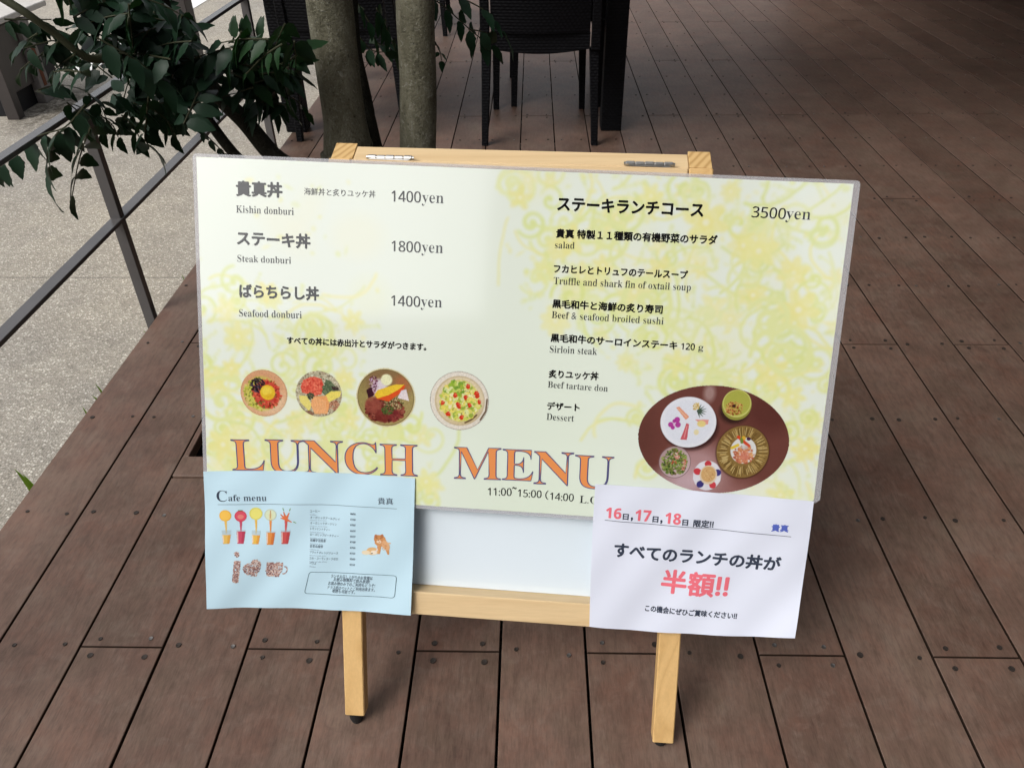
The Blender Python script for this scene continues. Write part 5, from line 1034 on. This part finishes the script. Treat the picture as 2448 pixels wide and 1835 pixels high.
def line(fn, off, root, pts, w, c, name='printed_rule'):
    mb = MB(); vs = []
    P = []
    for i in range(len(pts) - 1):
        a, b = np.array(pts[i]), np.array(pts[i + 1]); k = max(1, int(np.linalg.norm(b - a) / .012)); P += [a + (b - a) * q / k for q in range(k)]
    P.append(np.array(pts[-1]))
    for i, p in enumerate(P):
        d_ = P[min(i + 1, len(P) - 1)] - P[max(i - 1, 0)]; d_ /= max(np.linalg.norm(d_), 1e-9); q = np.array([-d_[1], d_[0]]) * w / 2
        vs += [fn(*(p + q), .0003) - off, fn(*(p - q), .0003) - off]
    mb.add(vs, [[2 * i, 2 * i + 1, 2 * i + 3, 2 * i + 2] for i in range(len(P) - 1)]); return mb.obj(name, ink(c), root)
M['matt_print'] = m_print('matt_print', 'print', rough=.5, spec=.3)
fc = sheet_fn(CAFE_NET); cafe, co = sheet('cafe_menu_sheet', 'light blue Cafe menu sheet hanging over the lower left corner of the poster', fc, (.45, .62, .71))
put_text(CAFE_TEXT, fc, cafe, .0003, co)
PT = CAFE_PT
line(fc, co, cafe, [PT['l0'], PT['l1']], .0006, (70, 84, 100))
b0, b3, b1, b2 = (np.array(PT[k]) for k in ('b0', 'b3', 'b1', 'b2'))
bx0, by1, bx1, by0 = (b0[0] + b3[0]) / 2, b0[1], (b1[0] + b2[0]) / 2, b1[1]
line(fc, co, cafe, rrect(bx0, by0, bx1, by1, .004) + [rrect(bx0, by0, bx1, by1, .004)[0]], .0007, (60, 84, 96), 'printed_box')
BG = (200, 226, 238)
def pic(x0, y0, x1, y1, n, paint, name):
    p = Pad(x0, y0, x1, y1, n, BG); msk = Pad(x0, y0, x1, y1, n, (0, 0, 0)); paint(p)
    touched = np.abs(p.c - np.array(BG)).sum(2) > 14
    p.build(name, fc, .00022, co, cafe, M['matt_print'], lambda X, Y: touched)
def juice(p):
    for k, (fr, lq, dk) in enumerate((((244, 186, 74), (240, 196, 100), (226, 160, 60)), ((214, 72, 92), (206, 76, 104), (176, 52, 80)), ((226, 218, 110), (238, 190, 84), (224, 150, 60)), ((206, 214, 170), (232, 150, 74), (210, 110, 50)), ((228, 120, 76), (214, 90, 88), (186, 66, 70)))):
        j = np.array(PT['j%d' % (k + 1)]); g_ = np.array(PT['g%d' % (k + 1)]); r = .0088 if k != 2 else .0096
        p.stroke([tuple(j), (g_[0], g_[1] + .006)], .0026, lq, .95, 1, .0009)
        if k < 4:
            p.ell(*j, r, r, fr, 1 if k != 3 else .6); p.ell(*j, r * .8, r * .8, tuple(min(255, c + 22) for c in fr), .6, 1.5)
            if k == 1: p.ell(j[0], j[1] - .001, r * .5, r * .4, (236, 150, 130), .8); p.stroke([(j[0] - .003, j[1] + r), (j[0] + .003, j[1] + r)], .0008, (90, 120, 60))
            if k == 3: p.stroke([(j[0], j[1] + r * .7), (j[0], j[1] - r * .6)], .0006, (190, 140, 90), .9); p.ell(*j, r, r, (190, 190, 160), .8, 1, 0, .9)
        else:
            for a0, q in ((2.4, .012), (1.9, .013), (1.2, .012), (-.5, .010), (2.9, .009)): p.stroke([(j[0], j[1] - .002), (j[0] + q * math.cos(a0), j[1] - .002 + q * math.sin(a0))], .0021, (230, 118, 70), .95, 1, .0008)
            for a0 in (1.9, 1.2, -.5): p.stroke([(j[0] + .012 * math.cos(a0), j[1] + .012 * math.sin(a0)), (j[0] + .016 * math.cos(a0), j[1] + .016 * math.sin(a0))], .0008, (120, 160, 90), .9)
        x, y = g_; p.poly([(x - .0072, y + .0125), (x + .0072, y + .0125), (x + .0050, y - .0095), (x - .0050, y - .0095)], (176, 196, 206), .55); hh = .010 if k != 0 and k != 2 else .005
        p.poly([(x - .0064, y + hh), (x + .0064, y + hh), (x + .0048, y - .0090), (x - .0048, y - .0090)], lq, 1); p.poly([(x + .002, y + hh), (x + .0064, y + hh), (x + .0048, y - .0090), (x + .001, y - .0090)], dk, .7)
        p.stroke([(x - .0050, y + hh - .001), (x - .0040, y - .007)], .0007, (246, 226, 210), .7)
j1, j5, g1 = PT['j1'], PT['j5'], PT['g1']
pic(j1[0] - .012, g1[1] - .012, j5[0] + .02, j1[1] + .020, 210, juice, 'juice_pictures')
def beans(p):
    cols = [(140, 96, 92), (176, 136, 126), (206, 172, 156), (112, 74, 76), (232, 210, 196)]
    it, ib, ht, cp, cr = (PT[k] for k in ('i_t', 'i_b', 'heart', 'cup', 'cupr'))
    def bean(x, y): p.ell(x, y, .0011, .0007, random.choice(cols), .95, 1, random.uniform(0, 3))
    for _ in range(60):
        t = random.uniform(0, 6.28); q = .0042 * math.sqrt(random.random()); bean(it[0] + q * math.cos(t), it[1] + q * math.sin(t))
    for _ in range(380): bean(ib[0] + random.uniform(-.0050, .0050), ib[1] + random.uniform(-.0165, .0165))
    k = 0
    while k < 430:
        x, y = random.uniform(-1.25, 1.25), random.uniform(-1.25, 1.25)
        if (x * x + y * y - 1) ** 3 - x * x * y ** 3 < 0:
            a0 = .50; bean(ht[0] + .0118 * (x * math.cos(a0) - y * math.sin(a0)), ht[1] + .0118 * (x * math.sin(a0) + y * math.cos(a0))); k += 1
    for _ in range(520):
        y = random.uniform(-1, 1); w = .0122 if y > -.2 else .0122 * (1 - .35 * (-.2 - y)); bean(cp[0] + random.uniform(-w, w), cp[1] + y * .0110)
    for t in range(60):
        a0 = -1.7 + t / 60 * 3.3; bean(cr[0] - .002 + .0048 * math.cos(a0), cr[1] + .0055 * math.sin(a0))
it, cr, ib = PT['i_t'], PT['cupr'], PT['i_b']
pic(it[0] - .010, ib[1] - .020, cr[0] + .010, it[1] + .010, 210, beans, 'coffee_bean_picture')
def dogs(p):
    a, b = PT['dog1'], PT['dog2']
    T = lambda o, x, y: (o[0] + x * .001, o[1] + y * .001)
    for o, pts in ((a, [(-6, 8), (2, 12), (8, 9), (12, 0), (15, -8), (16, -18), (13, -18), (9, -8), (4, -6), (3, -18), (-1, -18), (-2, -6), (-6, -2)]),): p.poly([T(o, *q) for q in pts], (212, 152, 98))
    p.ell(*T(a, -1, 5), .0065, .0065, (206, 140, 84), 1); p.ell(*T(a, 10, -4), .0052, .008, (226, 176, 130), .9, 2, .5); p.ell(*T(a, 0, 1), .0034, .0026, (240, 222, 200), .9)
    p.stroke([T(a, 13, 0), T(a, 17, 0)], .0012, (232, 190, 150), .8); p.ell(*T(a, -5, 9), .0022, .003, (180, 110, 66), .9); p.ell(*T(a, 4, 10), .0022, .003, (180, 110, 66), .9)
    p.ell(*T(b, 3, 0), .0085, .0060, (226, 184, 130), 1); p.ell(*T(b, -6, -3), .006, .0035, (240, 222, 190), .95); p.ell(*T(b, 5, -2), .0045, .0032, (246, 234, 214), .9); p.ell(*T(b, 2.6, -3.4), .0010, .0008, (40, 30, 30), 1)
    for q in ((-1, 3), (-3.2, 6.5), (2.4, 6.6)): p.ell(*T(a, *q), .0006, .0006, (50, 36, 34), .9)
    p.ell(*T(b, 7.5, .5), .0005, .0005, (50, 36, 34), .9); p.stroke([T(b, 7, -1), T(b, 10, 4)], .0009, (232, 226, 224), .9); p.splat(*T(a, 5, -4), .007, .008, [(226, 170, 120), (196, 130, 80)], 40, .0006, .0012, a=.5)
a_, b_ = PT['dog1'], PT['dog2']
pic(b_[0] - .014, b_[1] - .012, a_[0] + .021, a_[1] + .016, 110, dogs, 'puppy_picture')

fnn = sheet_fn(NOTE_NET); note, no = sheet('notice_sheet', 'white half-price notice with pink and black lettering over the lower right corner of the poster', fnn, (.64, .67, .77))
put_text(NOTE_TEXT, fnn, note, .0003, no)
line(fnn, no, note, [NOTE_PT['l0'], NOTE_PT['l1']], .0008, (70, 74, 88))
C.children.unlink(_tc); bpy.data.collections.remove(_tc)
